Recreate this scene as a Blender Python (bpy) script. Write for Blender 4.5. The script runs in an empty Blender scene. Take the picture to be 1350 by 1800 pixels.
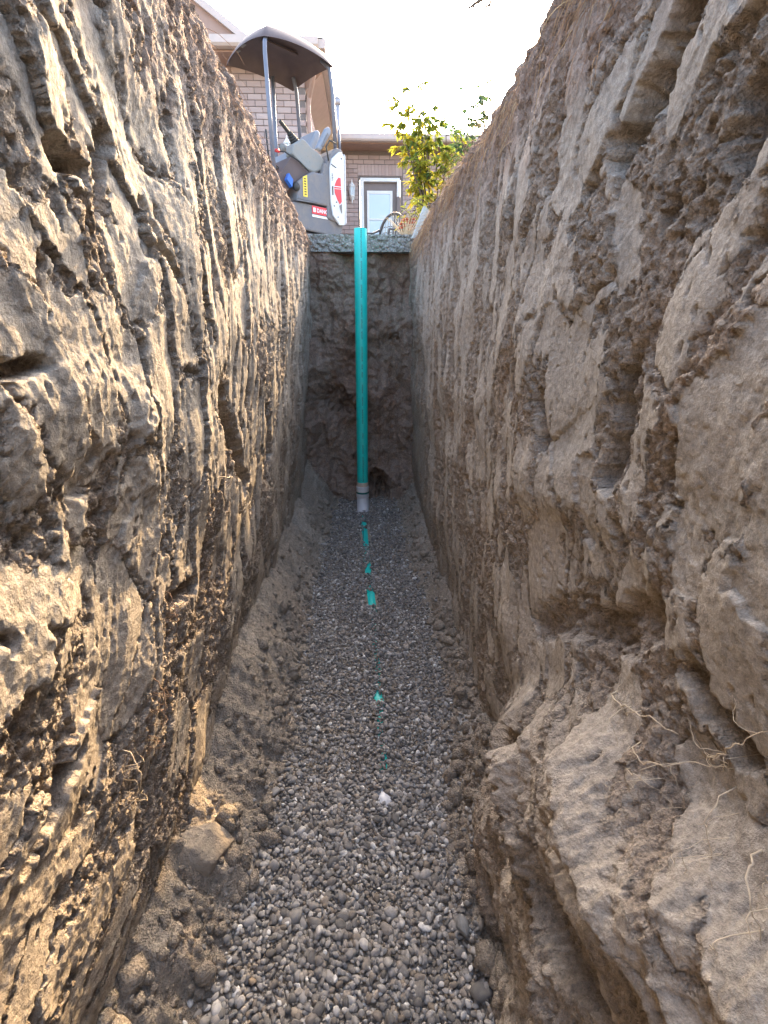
import bpy, math, random
import numpy as np
from mathutils import Vector, Matrix

R = math.radians
random.seed(7)
SC = bpy.context.scene
COL = SC.collection

# ------------------------------------------------------------------ camera
CAMZ = -0.83                                  # ground level is z = 0, trench bottom z = -2.48
cam_d = bpy.data.cameras.new('camera')
cam_d.sensor_fit = 'HORIZONTAL'; cam_d.sensor_width = 36.0; cam_d.lens = 23.04
cam_d.clip_start = 0.02; cam_d.clip_end = 2000
cam = bpy.data.objects.new('camera', cam_d); COL.objects.link(cam)
cam.location = (0, 0, CAMZ); cam.rotation_euler = (R(90 - 19.7), 0, R(-1.87))
SC.camera = cam

# ------------------------------------------------------------------ sky, sun, exposure
SUN_EL, SUN_AZ = 32.0, 10.8                   # azimuth clockwise from +y (straight along the trench)
world = bpy.data.worlds.new('World'); SC.world = world; world.use_nodes = True
wn = world.node_tree
sky = wn.nodes.new('ShaderNodeTexSky'); sky.sky_type = 'NISHITA'; sky.sun_disc = False
sky.sun_elevation = R(SUN_EL); sky.sun_rotation = R(SUN_AZ)
sky.air_density = 1.0; sky.dust_density = 5.0; sky.ozone_density = 0.6
wn.links.new(sky.outputs[0], wn.nodes['Background'].inputs[0])
wn.nodes['Background'].inputs[1].default_value = 0.15
sl = bpy.data.lights.new('sun', 'SUN'); sl.energy = 2.0; sl.angle = R(0.5); sl.color = (1.0, 0.67, 0.34)
so = bpy.data.objects.new('sun', sl); COL.objects.link(so)
sdir = Vector((math.sin(R(SUN_AZ)) * math.cos(R(SUN_EL)), math.cos(R(SUN_AZ)) * math.cos(R(SUN_EL)), math.sin(R(SUN_EL))))
so.rotation_euler = sdir.to_track_quat('Z', 'Y').to_euler(); so.location = (3, 10, 8)
vs = SC.view_settings
vs.view_transform = 'Standard'; vs.look = 'None'; vs.gamma = 1.0; vs.exposure = 3.2
SC.cycles.max_bounces = 8; SC.cycles.diffuse_bounces = 7

# ------------------------------------------------------------------ noise
def _h(ix, iy, seed):
    h = (ix * 374761393 + iy * 668265263 + seed * 974634777) & 0xffffffff
    h = ((h ^ (h >> 13)) * 1274126177) & 0xffffffff
    h = (h ^ (h >> 16)) & 0xffffffff
    return h
def _r(ix, iy, seed): return _h(ix, iy, seed).astype(np.float64) / 4294967296.0
def perlin(x, y, seed=0):
    ix = np.floor(x).astype(np.int64); iy = np.floor(y).astype(np.int64)
    fx = x - ix; fy = y - iy
    ux = fx * fx * fx * (fx * (fx * 6 - 15) + 10); uy = fy * fy * fy * (fy * (fy * 6 - 15) + 10)
    def g(dx, dy):
        a = _r(ix + dx, iy + dy, seed) * 6.2831853
        return np.cos(a) * (fx - dx) + np.sin(a) * (fy - dy)
    n0 = g(0, 0) * (1 - ux) + g(1, 0) * ux
    n1 = g(0, 1) * (1 - ux) + g(1, 1) * ux
    return (n0 * (1 - uy) + n1 * uy) * 1.5
def fbm(x, y, seed=0, o=3, gain=.5):
    s = 0; a = 1.0
    for k in range(o):
        s = s + a * perlin(x * 2 ** k, y * 2 ** k, seed + 17 * k); a *= gain
    return s
def worley(x, y, seed=0, jit=1.0):
    """F1, F2, offset to the nearest point, two random numbers of its cell"""
    ix = np.floor(x).astype(np.int64); iy = np.floor(y).astype(np.int64)
    f1 = np.full(x.shape, 9.0); f2 = np.full(x.shape, 9.0)
    bx = np.zeros(x.shape); by = np.zeros(x.shape); cx = ix.copy(); cy = iy.copy()
    for dx in (-1, 0, 1):
        for dy in (-1, 0, 1):
            jx = ix + dx; jy = iy + dy
            px = jx + .5 + (_r(jx, jy, seed) - .5) * jit - x
            py = jy + .5 + (_r(jx, jy, seed + 5) - .5) * jit - y
            d = np.hypot(px, py); m = d < f1
            f2 = np.where(m, f1, np.minimum(f2, d)); f1 = np.where(m, d, f1)
            bx = np.where(m, -px, bx); by = np.where(m, -py, by)
            cx = np.where(m, jx, cx); cy = np.where(m, jy, cy)
    return f1, f2, bx, by, _r(cx, cy, seed + 9), _r(cx, cy, seed + 13)
def sst(a, b, x):
    t = np.clip((x - a) / (b - a), 0, 1); return t * t * (3 - 2 * t)
def polydist(y, z, pts):
    d = np.full(y.shape, 9.0)
    if len(pts) == 1: return np.hypot(y - pts[0][0], z - pts[0][1])
    for (a, b), (c, e) in zip(pts[:-1], pts[1:]):
        L = (c - a) ** 2 + (e - b) ** 2
        t = np.clip(((y - a) * (c - a) + (z - b) * (e - b)) / L, 0, 1)
        d = np.minimum(d, np.hypot(y - a - t * (c - a), z - b - t * (e - b)))
    return d

# ------------------------------------------------------------------ object helpers
def link(o, parent=None):
    COL.objects.link(o)
    if parent is not None: o.parent = parent
    return o
def mk(name, v, f, mat=None, parent=None, smooth=True, attrs=None, mats=None):
    """v (n,3) array, f: (m,k) int array or list of lists"""
    me = bpy.data.meshes.new(name)
    v = np.asarray(v, dtype=np.float32)
    if isinstance(f, np.ndarray):
        k = f.shape[1]; m = f.shape[0]
        me.vertices.add(len(v)); me.vertices.foreach_set('co', v.ravel())
        me.loops.add(m * k); me.loops.foreach_set('vertex_index', f.astype(np.int32).ravel())
        me.polygons.add(m)
        me.polygons.foreach_set('loop_start', (np.arange(m) * k).astype(np.int32))
        me.polygons.foreach_set('loop_total', np.full(m, k, dtype=np.int32))
        me.update(calc_edges=True)
    else:
        me.from_pydata(v.tolist(), [], f); me.update()
    if smooth: me.polygons.foreach_set('use_smooth', np.ones(len(me.polygons), dtype=bool))
    for n, a in (attrs or {}).items():
        at = me.attributes.new(n, 'FLOAT', 'POINT'); at.data.foreach_set('value', np.asarray(a, dtype=np.float32).ravel())
    if mat: me.materials.append(mat)
    return link(bpy.data.objects.new(name, me), parent)
def tag(o, label=None, cat=None, group=None, kind=None):
    if label: o['label'] = label
    if cat: o['category'] = cat
    if group: o['group'] = group
    if kind: o['kind'] = kind
    return o
def empty(name, loc=(0, 0, 0), rz=0):
    o = bpy.data.objects.new(name, None); o.location = loc; o.rotation_euler = (0, 0, rz); o.empty_display_size = .1
    return link(o)
class MB:
    def __init__(s): s.v = []; s.f = []
    def box(s, x0, x1, y0, y1, z0, z1, bev=0.0):
        n = len(s.v)
        if bev <= 0:
            s.v += [(x, y, z) for x in (x0, x1) for y in (y0, y1) for z in (z0, z1)]
            s.f += [[n + i for i in q] for q in ((0, 1, 3, 2), (4, 6, 7, 5), (0, 4, 5, 1), (2, 3, 7, 6), (0, 2, 6, 4), (1, 5, 7, 3))]
        else:
            import bmesh
            bm = bmesh.new(); bmesh.ops.create_cube(bm, size=1)
            for w in bm.verts: w.co = Vector(((x0 + x1) / 2 + w.co.x * (x1 - x0), (y0 + y1) / 2 + w.co.y * (y1 - y0), (z0 + z1) / 2 + w.co.z * (z1 - z0)))
            bmesh.ops.bevel(bm, geom=bm.edges[:], offset=bev, segments=2, affect='EDGES', profile=.5)
            bm.verts.index_update()
            s.v += [tuple(w.co) for w in bm.verts]; s.f += [[n + w.index for w in fa.verts] for fa in bm.faces]; bm.free()
        return s
    def tube(s, pts, rad, n=8, cap=True):
        pts = [Vector(p) for p in pts]
        rr = rad if isinstance(rad, (list, tuple)) else [rad] * len(pts)
        base = len(s.v); up = None
        for i, p in enumerate(pts):
            t = (pts[min(i + 1, len(pts) - 1)] - pts[max(i - 1, 0)]).normalized()
            if up is None:
                up = Vector((0, 0, 1)) if abs(t.z) < .9 else Vector((1, 0, 0))
            a = (up - t * up.dot(t)).normalized(); b = t.cross(a); up = a
            for k in range(n):
                an = 2 * math.pi * k / n
                s.v.append(tuple(p + (a * math.cos(an) + b * math.sin(an)) * rr[i]))
        for i in range(len(pts) - 1):
            for k in range(n):
                s.f.append([base + i * n + k, base + i * n + (k + 1) % n, base + (i + 1) * n + (k + 1) % n, base + (i + 1) * n + k])
        if cap:
            s.f.append([base + k for k in reversed(range(n))]); e = base + (len(pts) - 1) * n
            s.f.append([e + k for k in range(n)])
        return s
    def prism(s, poly, fn, w0, w1):
        """outline poly [(u,z)] swept between w0 and w1; fn(u,z,w) -> xyz"""
        n = len(s.v); m = len(poly)
        s.v += [tuple(fn(u, z, w0)) for u, z in poly] + [tuple(fn(u, z, w1)) for u, z in poly]
        s.f += [[n + k for k in range(m)], [n + m + k for k in reversed(range(m))]]
        for k in range(m):
            q = (k + 1) % m
            s.f.append([n + k, n + m + k, n + m + q, n + q])
        return s
    def lathe(s, prof, c=(0, 0, 0), n=20):
        b = len(s.v)
        for r, z in prof:
            for k in range(n):
                a = 2 * math.pi * k / n
                s.v.append((c[0] + r * math.cos(a), c[1] + r * math.sin(a), c[2] + z))
        for i in range(len(prof) - 1):
            for k in range(n):
                s.f.append([b + i * n + k, b + i * n + (k + 1) % n, b + (i + 1) * n + (k + 1) % n, b + (i + 1) * n + k])
        return s
    def build(s, name, mat, parent=None, smooth=False, bevel=0):
        o = mk(name, s.v, s.f, mat, parent, smooth)
        import bmesh
        bm = bmesh.new(); bm.from_mesh(o.data); bmesh.ops.recalc_face_normals(bm, faces=bm.faces[:])
        if bevel > 0:
            ed = [e for e in bm.edges if len(e.link_faces) == 2 and e.calc_face_angle(0) > .5]
            bmesh.ops.bevel(bm, geom=ed, offset=bevel, segments=2, affect='EDGES', profile=.5, clamp_overlap=True)
        bm.to_mesh(o.data); bm.free()
        return o

# ------------------------------------------------------------------ materials
class NT:
    def __init__(s, name):
        s.m = bpy.data.materials.new(name); s.m.use_nodes = True
        s.t = s.m.node_tree; s.b = s.t.nodes['Principled BSDF']
        s.tc = s.t.nodes.new('ShaderNodeTexCoord')
    def n(s, ty, **k):
        o = s.t.nodes.new(ty)
        for a, b in k.items(): setattr(o, a, b)
        return o
    def l(s, a, b): s.t.links.new(a, b)
    def val(s, inp, v):
        if hasattr(v, 'is_output') or hasattr(v, 'links'): s.l(v, inp)
        else: inp.default_value = v
    def noise(s, scale, detail=3, rough=.55, vec=None, mapscale=None):
        o = s.n('ShaderNodeTexNoise'); o.inputs['Scale'].default_value = scale; o.inputs['Detail'].default_value = detail; o.inputs['Roughness'].default_value = rough
        src = vec or s.tc.outputs['Object']
        if mapscale:
            mp = s.n('ShaderNodeMapping'); mp.inputs['Scale'].default_value = mapscale; s.l(src, mp.inputs[0]); src = mp.outputs[0]
        s.l(src, o.inputs['Vector']); return o.outputs['Fac']
    def ramp(s, fac, a, b, ca=0.0, cb=1.0):
        o = s.n('ShaderNodeMapRange'); o.clamp = True
        s.val(o.inputs[0], fac)
        for i, x in zip((1, 2, 3, 4), (a, b, ca, cb)): o.inputs[i].default_value = x
        return o.outputs[0]
    def mix(s, fac, a, b):
        o = s.n('ShaderNodeMix', data_type='RGBA'); s.val(o.inputs[0], fac)
        for i, c in ((6, a), (7, b)):
            if isinstance(c, tuple): o.inputs[i].default_value = (*c, 1)
            else: s.l(c, o.inputs[i])
        return o.outputs[2]
    def math(s, op, a, b=0.0):
        o = s.n('ShaderNodeMath', operation=op); s.val(o.inputs[0], a); s.val(o.inputs[1], b); return o.outputs[0]
    def attr(s, name):
        o = s.n('ShaderNodeAttribute'); o.attribute_name = name; return o.outputs['Fac']
    def bump(s, h, strength=.3, dist=.004, prev=None):
        o = s.n('ShaderNodeBump'); o.inputs['Strength'].default_value = strength; o.inputs['Distance'].default_value = dist
        s.l(h, o.inputs['Height'])
        if prev is not None: s.l(prev, o.inputs['Normal'])
        return o.outputs[0]
    def out(s, col=None, rough=None, normal=None, **k):
        if col is not None:
            if isinstance(col, tuple): s.b.inputs['Base Color'].default_value = (*col, 1)
            else: s.l(col, s.b.inputs['Base Color'])
        if rough is not None: s.val(s.b.inputs['Roughness'], rough)
        if normal is not None: s.l(normal, s.b.inputs['Normal'])
        for a, b in k.items(): s.val(s.b.inputs[a.replace('_', ' ')], b)
        return s.m

def soil_mat(name, crumb, clay, topsoil, warm, pale=None):
    t = NT(name)
    P = t.tc.outputs['Object']
    sep = t.n('ShaderNodeSeparateXYZ'); t.l(P, sep.inputs[0])
    big = t.noise(1.7, 3, .6); mid = t.noise(9, 4, .6); fine = t.noise(70, 4, .65); grit = t.noise(420, 3, .7)
    c = t.mix(t.ramp(mid, .35, .68), crumb, tuple(x * .78 for x in crumb))
    c = t.mix(t.ramp(big, .46, .62), c, warm)
    scr = t.attr('scr')
    cl = t.mix(t.ramp(t.noise(5, 3, .6), .4, .62), clay, tuple(x * .84 for x in clay))
    c = t.mix(t.math('MULTIPLY', scr, .85), c, cl)
    zz = t.math('ADD', sep.outputs[2], t.ramp(t.noise(6, 4, .65), .25, .75, -.16, .16))
    c = t.mix(t.ramp(zz, -.42, -.14), c, topsoil)
    low = t.ramp(t.math('ADD', sep.outputs[2], t.ramp(mid, .3, .7, -.15, .15)), -1.0, -1.7, 0, .3)
    c = t.mix(low, c, warm)
    sp = t.ramp(fine, .3, .72, .66, 1.28)
    g2 = t.ramp(grit, .25, .75, .7, 1.3)
    sc = t.math('MULTIPLY', sp, g2)
    mm = t.n('ShaderNodeVectorMath', operation='SCALE'); t.l(c, mm.inputs[0]); t.l(sc, mm.inputs['Scale'])
    c = mm.outputs[0]
    if pale is not None:
        c = t.mix(t.attr('pale'), c, pale)
    rgh = t.ramp(scr, 0, 1, 1.0, .45)
    b1 = t.bump(t.math('MULTIPLY', fine, t.ramp(scr, 0, 1, 1, .30)), .8, .012)
    v = t.n('ShaderNodeTexVoronoi'); v.inputs['Scale'].default_value = 150; t.l(P, v.inputs['Vector'])
    b2 = t.bump(t.math('MULTIPLY', v.outputs['Distance'], t.ramp(scr, 0, 1, 1, .18)), .9, .007, b1)
    b3 = t.bump(t.math('MULTIPLY', grit, t.ramp(scr, 0, 1, 1, .6)), .9, .004, b2)
    return t.out(c, .95, b3, Specular_IOR_Level=.2)

M = {}
M['soil'] = soil_mat('trench_soil', (.412, .352, .283), (.40, .362, .302), (.28, .205, .16), (.385, .305, .23))
M['floor_soil'] = soil_mat('floor_soil', (.40, .345, .275), (.42, .37, .30), (.24, .17, .13), (.36, .30, .235), pale=(.62, .60, .56))
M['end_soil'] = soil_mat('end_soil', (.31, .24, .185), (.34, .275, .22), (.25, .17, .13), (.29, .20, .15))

def simple(name, col, rough=.6, var=.12, scale=8, bump=.0, bscale=60, **k):
    t = NT(name)
    n = t.noise(scale, 4, .6)
    c = t.mix(t.ramp(n, .3, .7), tuple(x * (1 - var) for x in col), tuple(min(1, x * (1 + var)) for x in col))
    nm = t.bump(t.noise(bscale, 3, .6), bump, .004) if bump else None
    return t.out(c, rough, nm, **k)

# ------------------------------------------------------------------ the trench
GZ = -2.48                                     # gravel level
YE = 5.0                                       # end wall
def base_x(y, z, side):
    """nominal distance of a wall from the trench axis"""
    t = np.clip(y / 5.0, -.55, 1.05); dep = np.clip(-z / 2.48, 0, 1.1)
    if side < 0:
        x = .405 + .095 * t + (.225 - .055 * t) * dep ** 1.3
    else:
        x = .485 - .085 * t + .03 * dep + .05 * dep * t + .035 * np.exp(-((y - 2.3) / .55) ** 2) * (1 - dep)
    return x
# hand-placed marks, in wall coordinates (distance along the trench, height): kind, line, radius, depth
MARKS = {
 1: [('cut', [(.95, -.39), (.99, -.44), (1.08, -.49)], .05, .11), ('cut', [(.875, -.60), (.9, -.65)], .016, .06),
     ('cut', [(.71, -.54), (.73, -.62)], .04, .07), ('cut', [(.93, -.90), (.935, -1.0), (.945, -1.1)], .035, .10),
     ('cut', [(1.22, -1.62), (1.1, -1.52), (.96, -1.45), (.8, -1.36), (.74, -1.3)], .055, .035),
     ('cut', [(3.06, -.86), (3.02, -1.02)], .03, .08), ('cut', [(1.79, -.35), (1.77, -.45)], .03, .06), ('cut', [(.88, -1.19)], .025, .06),
     ('cut', [(1.6, -.9), (1.62, -1.0)], .03, .06), ('cut', [(2.3, -1.5), (2.2, -1.62)], .05, .06), ('cut', [(1.35, -1.0), (1.3, -1.1)], .035, .07),
     ('cut', [(.55, -.8), (.6, -.83)], .03, .06), ('cut', [(.62, -1.32), (.5, -1.36)], .03, .06),
     ('pan', [(.70, -.93), (.69, -1.06), (.66, -1.17)], .038, .004), ('pan', [(.60, -.86), (.65, -.94), (.62, -1.05)], .06, .0),
     ('pan', [(.52, -.95), (.5, -1.1)], .07, .0), ('pan', [(1.05, -.60), (1.0, -.70)], .045, .0), ('pan', [(1.31, -.63), (1.4, -.72)], .06, .006),
     ('pan', [(1.3, -.30), (1.34, -.5)], .06, .008), ('pan', [(1.05, -1.12), (1.0, -1.22)], .05, -.01), ('pan', [(.8, -1.6), (.5, -1.63), (.3, -1.65)], .028, .012),
     ('pan', [(.5, -1.86), (.35, -1.93)], .05, .0), ('pan', [(.55, -1.45), (.38, -1.48)], .05, .0), ('pan', [(1.75, -.6), (1.85, -.85)], .06, .004),
     ('pan', [(2.4, -.45), (2.5, -.8)], .08, .004), ('pan', [(.85, -.33), (.75, -.42)], .035, .01)],
 -1: [('cut', [(.86, -.58), (.93, -.585)], .022, .07), ('cut', [(.6, -.87), (.68, -.872), (.74, -.865)], .012, .04),
      ('cut', [(1.74, -1.03), (1.9, -1.22), (2.14, -1.45)], .055, .10), ('cut', [(1.37, -1.55), (1.2, -1.5)], .03, .03),
      ('cut', [(2.05, -1.83)], .045, .10), ('cut', [(2.6, -1.2), (2.7, -1.45)], .05, .06), ('cut', [(1.05, -.5), (1.0, -.62)], .022, .05),
      ('cut', [(.55, -1.0), (.6, -1.02)], .03, .05), ('cut', [(.72, -1.55), (.55, -1.6)], .022, .05), ('cut', [(1.5, -.7), (1.55, -.85)], .02, .04),
      ('pan', [(.85, -1.02), (.82, -1.06)], .04, -.02), ('pan', [(.60, -1.16), (.72, -1.235)], .055, .012), ('pan', [(.95, -1.19), (1.0, -1.17)], .035, .0),
      ('pan', [(.5, -1.27), (.63, -1.275)], .05, .016), ('pan', [(1.01, -.36), (1.08, -.42), (1.2, -.55)], .045, .008), ('pan', [(1.19, -.57), (1.22, -.64), (1.31, -.70)], .018, -.01),
      ('pan', [(1.18, -.71), (1.13, -.77)], .035, .01), ('pan', [(.81, -1.44), (.75, -1.47)], .04, .0), ('pan', [(1.3, -.95), (1.33, -1.3)], .02, .01),
      ('pan', [(.5, -1.65), (.7, -1.75)], .045, .01), ('pan', [(.55, -1.9), (.8, -1.95)], .05, .015), ('pan', [(1.6, -.35), (1.75, -.75)], .025, .01),
      ('pan', [(2.2, -.5), (2.3, -.9)], .03, .006), ('pan', [(2.9, -.4), (3.0, -.9)], .04, .006)],
}
def wall_relief(y, z, side):
    """relief (towards the trench axis) and scraped-clay mask"""
    sd = 100 if side > 0 else 300
    w1 = fbm(y * 6, z * 6, sd + 1, 2); w2 = fbm(y * 6, z * 6, sd + 2, 2)
    r1 = fbm(y * 34, z * 34, sd + 61, 3, .6); r2 = fbm(y * 34, z * 34, sd + 62, 3, .6)
    wy = y + .014 * w1 + .007 * r1; wz = z + .014 * w2 + .007 * r2
    zc, yc = -1.13, .12
    a = np.hypot(wy - yc, wz - zc); an = np.arctan2(wz - zc, wy - yc); b = an * np.clip(a, .35, 1.6)
    a2 = np.hypot(y - yc, z - zc); b2 = np.arctan2(z - zc, y - yc) * np.clip(a2, .35, 1.6)
    F1, F2, dx, dy, h1, h2 = worley(a / .13, b / .33, sd + 3)
    G1, G2, ex, ey, k1, k2 = worley(a / .050 + 7, b / .13, sd + 4)
    far = np.clip((y - 1.0) / 1.6, 0, 1)                      # finer, flatter relief farther on
    flat = (.85 if side < 0 else .6) * (1 - .5 * far)
    d = (.010 * (h1 - .5) * 2 + .034 * dx * (h2 - .40) + .016 * dy * (h1 - .5)) * flat
    und = .028 * fbm(y * 1.6, z * 1.7, sd + 5, 2) * (1 - .3 * far) + .010 * fbm(y * 4.5, z * 4.2, sd + 6, 2)
    patch = fbm(y * 3.1 + 5, z * 3.1, sd + 7, 3)
    thr = .52 if side < 0 else .55
    edge = h2 * .50 + k2 * .34 + .08 - patch * .34 + .05 * r2
    bnd = (1 - sst(.05, .16, F2 - F1 + .07 * r1)) * (h1 > .3)
    thr2 = .13 if side < 0 else .04
    zone = sst(thr2, thr2 + .05, fbm(a / .26, b / .42, sd + 81, 2) * .55 + (k2 - .5) * .35 + (h2 - .5) * .45 + .05 * r2 + .02)
    smooth = (1 - .85 * bnd) * (1 - zone)
    d += (.0030 * (k1 - .5) * 2 + .008 * ex * (k2 - .45)) * flat * (.35 + .65 * zone)
    lumps = fbm(y * 26, z * 26, sd + 8, 3, .62)
    C1 = worley((y + .006 * r1) / .026, (z + .006 * r2) / .030, sd + 10)[0]
    C2 = worley((a2 + .003 * r1) / .0105, (b2 + .005 * r2) / .021, sd + 11)
    C2 = C2[0] + .35 * (C2[4] - .5)
    blk = 0.0
    if side > 0:
        led = np.interp(y, [-1, .3, .7, 1.16, 1.5], [-1.47, -1.46, -1.47, -1.78, -2.15]) + .035 * fbm(y * 6, z * 0 + 3, sd + 40, 3)
        blk = sst(-.02, .26, led + .05 - z) * (1 - sst(1.15, 1.55, y))
    rough = (1 - smooth) * (1 - .5 * blk) * .85
    cl = sst(-.35, .65, fbm(y * 7, z * 7, sd + 63, 3))
    C3 = worley(y / .0065, z / .0065, sd + 65)[0]
    near = 1 - .5 * far
    crumb = .005 * lumps + .018 * (.42 - C1) * cl + .0085 * (.42 - C2) * (.35 + .9 * cl) + .0045 * (.45 - C3) * near + .004 * r1
    Q = worley((y + .004 * r1) / .021, (z + .004 * r2) / .034, sd + 64)
    pits = (1 - sst(.16, .30, Q[0])) * (Q[4] > .62)
    crumb -= .014 * pits
    Q2 = worley((a2 + .003 * r1) / .014, (b2 + .003 * r2) / .030, sd + 66)
    pit2 = (1 - sst(.14, .26, Q2[0])) * (Q2[4] > .66) * near
    crumb -= .009 * pit2
    cav = fbm(a / .075, b / .13, sd + 12, 3, .6)
    crumb -= .026 * sst(.52, .75, cav) * (1 - .3 * far)
    groove = (.0010 * perlin(a2 / .0055, b2 / .6, sd + 14) + .0012 * perlin(a2 / .019, b2 / .35, sd + 15)) * sst(-.3, .4, perlin(y * 6, z * 6, sd + 72)) + .0006 * r1
    streak = .003 * perlin(a / .045, b / .7, sd + 16) + .0022 * far * perlin(a / .02, b / .3, sd + 23)
    crack = -.010 * (1 - sst(.005, .035, F2 - F1)) * sst(-.1, .1, patch)
    d = d + und + streak + rough * crumb + smooth * (groove + .0008 * lumps + .006) + crack - .006 * pits * (Q[5] > .8)
    scr = smooth.copy()
    for kind, pts, rad, dep in MARKS[side]:
        D = polydist(y, z, pts)
        sel = D < rad * 3 + .05
        if not sel.any(): continue
        Dn = D + .35 * rad * fbm(y * 18, z * 18, sd + 31, 3, .6)
        if kind == 'cut':
            m = 1 - sst(rad * .55, rad * 1.15, Dn)
            d = d - dep * m; scr = scr * (1 - m)
            d = d + .012 * lumps * m
        else:
            m = 1 - sst(rad * .88, rad * 1.05, Dn)
            d = d * (1 - m) + m * (und + dep * .6 + groove * 1.1 + .0010 * lumps + .003 * perlin(a2 / .06, b2 / .25, sd + 71) + .0012 * r1); scr = np.maximum(scr, m)
    if side > 0:                                              # slumped block at the foot of the near right wall
        m = blk
        face = .125 + .045 * np.clip((led - z) / .9, 0, 1) + .05 * fbm(y * 4, z * 4, sd + 41, 2) - .05 * sst(.55, .75, perlin(y * 3.2 + 1, z * 6, sd + 42) + .5)
        d = d + face * m + m * (.004 * lumps + .004 * (.42 - C1)) + m * smooth * (crumb * .25 - .002) * sst(-.3, .3, patch + .2)
        scr = scr * (1 - .2 * m)
        rg = polydist(y, z, [(.78, -1.58), (.55, -1.64), (.3, -1.72)]); d += .018 * np.exp(-(rg / .018) ** 2)
        rg = polydist(y, z, [(.75, -1.64), (.52, -1.71), (.3, -1.79)]); d -= .016 * np.exp(-(rg / .02) ** 2)
        rg = polydist(y, z, [(.95, -1.85), (.7, -1.98), (.45, -2.2)]); d += .06 * np.exp(-(rg / .06) ** 2) + .02 * lumps * np.exp(-(rg / .07) ** 2)
        hang = 1 - sst(.0, .10, np.abs(z + 1.20 + .05 * np.sin(y * 5)) - .02)
        d += .02 * hang * sst(.6, .8, y) * (1 - sst(1.3, 1.6, y))
    else:
        lob = polydist(y, z, [(.69, -.98), (.85, -.96), (1.02, -.98)]); d += .022 * (1 - sst(.03, .13, lob + .012 * lumps))
        lob = polydist(y, z, [(1.1, -1.02), (1.12, -1.12)]); d += .02 * (1 - sst(.02, .10, lob + .012 * lumps))
    # the rim breaks away and the topsoil is crumbly
    top = sst(-.34, -.1, z + .12 * fbm(y * 5, z * 5, sd + 50, 3))
    scr = scr * (1 - .8 * top)
    d = d + top * (.010 * lumps + .010 * (.5 - C1) * cl)
    rim = sst(-.10, .0, z + .05 * fbm(y * 6, z * 0, sd + 51, 3))
    d = d - (.03 if side < 0 else .06) * rim
    return d, scr
def rows_z(n): return np.linspace(.0, -2.72, n)
def rim_z(y, side): return .02 * fbm(y * 5, y * 0 + side * 3, 77, 4, .6) + .012
def grid_faces(nr, nc, off=0, flip=False):
    i = np.arange(nr - 1)[:, None] * nc + np.arange(nc - 1)[None, :] + off
    q = np.stack([i, i + 1, i + nc + 1, i + nc], -1).reshape(-1, 4)
    return q[:, ::-1] if flip else q
WALLS = {}
def make_wall(side, name, label):
    NZ = 721
    yn = [-2.6]
    while yn[-1] < 1.6: yn.append(yn[-1] + (.07 if yn[-1] < -.3 else .012 if yn[-1] < .25 else .0028 if yn[-1] < .75 else .0028 + .0045 * (yn[-1] - .75)))
    yf = [yn[-1]]
    while yf[-1] < YE + .12: yf.append(yf[-1] + .0046 * yf[-1])
    def block(ys, nz):
        y, z = np.meshgrid(np.array(ys), rows_z(nz))
        d, s = wall_relief(y, z, side)
        x = side * (base_x(y, z, side) - d)
        jz = .006 * perlin(y * 60, z * 60, 5); jy = .005 * perlin(y * 60, z * 60, 6)
        zz = z + np.where(z > -.02, 0, jz) + rim_z(y, side) * sst(-.25, 0, z)
        return x, y + jy * (y > .1), zz, s
    A = block(yn, NZ); B = block(yf, NZ // 2 + 1)
    # join: the border column of the fine part follows the coarse one
    for k in range(3):
        e = B[k][:, 0]; A[k][::2, -1] = e; A[k][1::2, -1] = (e[:-1] + e[1:]) / 2
    vs_, fs, at, off = [], [], [], 0
    for blk in (A, B):
        nr, nc = blk[0].shape
        vs_.append(np.stack([blk[0], blk[1], blk[2]], -1).reshape(-1, 3)); at.append(blk[3].ravel())
        fs.append(grid_faces(nr, nc, off, flip=(side < 0))); off += nr * nc
    o = mk(name, np.concatenate(vs_), np.concatenate(fs), M['soil'], None, True, {'scr': np.concatenate(at)})
    tag(o, label, kind='structure')
    WALLS[side] = (np.array(yn), A, np.array(yf), B)
    return o
def wall_x(side, y, z):
    yn, A, yf, B = WALLS[side]
    ys, blk = (yn, A) if y < yn[-1] else (yf, B)
    j = int(np.clip(np.searchsorted(ys, y), 0, len(ys) - 1)); nr = blk[0].shape[0]
    i = int(np.clip(round(-z / 2.72 * (nr - 1)), 0, nr - 1))
    return float(blk[0][i, j])
make_wall(-1, 'trench_wall_left', 'left earth wall of the trench with sunlit scraped ridges')
make_wall(1, 'trench_wall_right', 'right earth wall of the trench, shaded grey brown with cavities')

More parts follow.
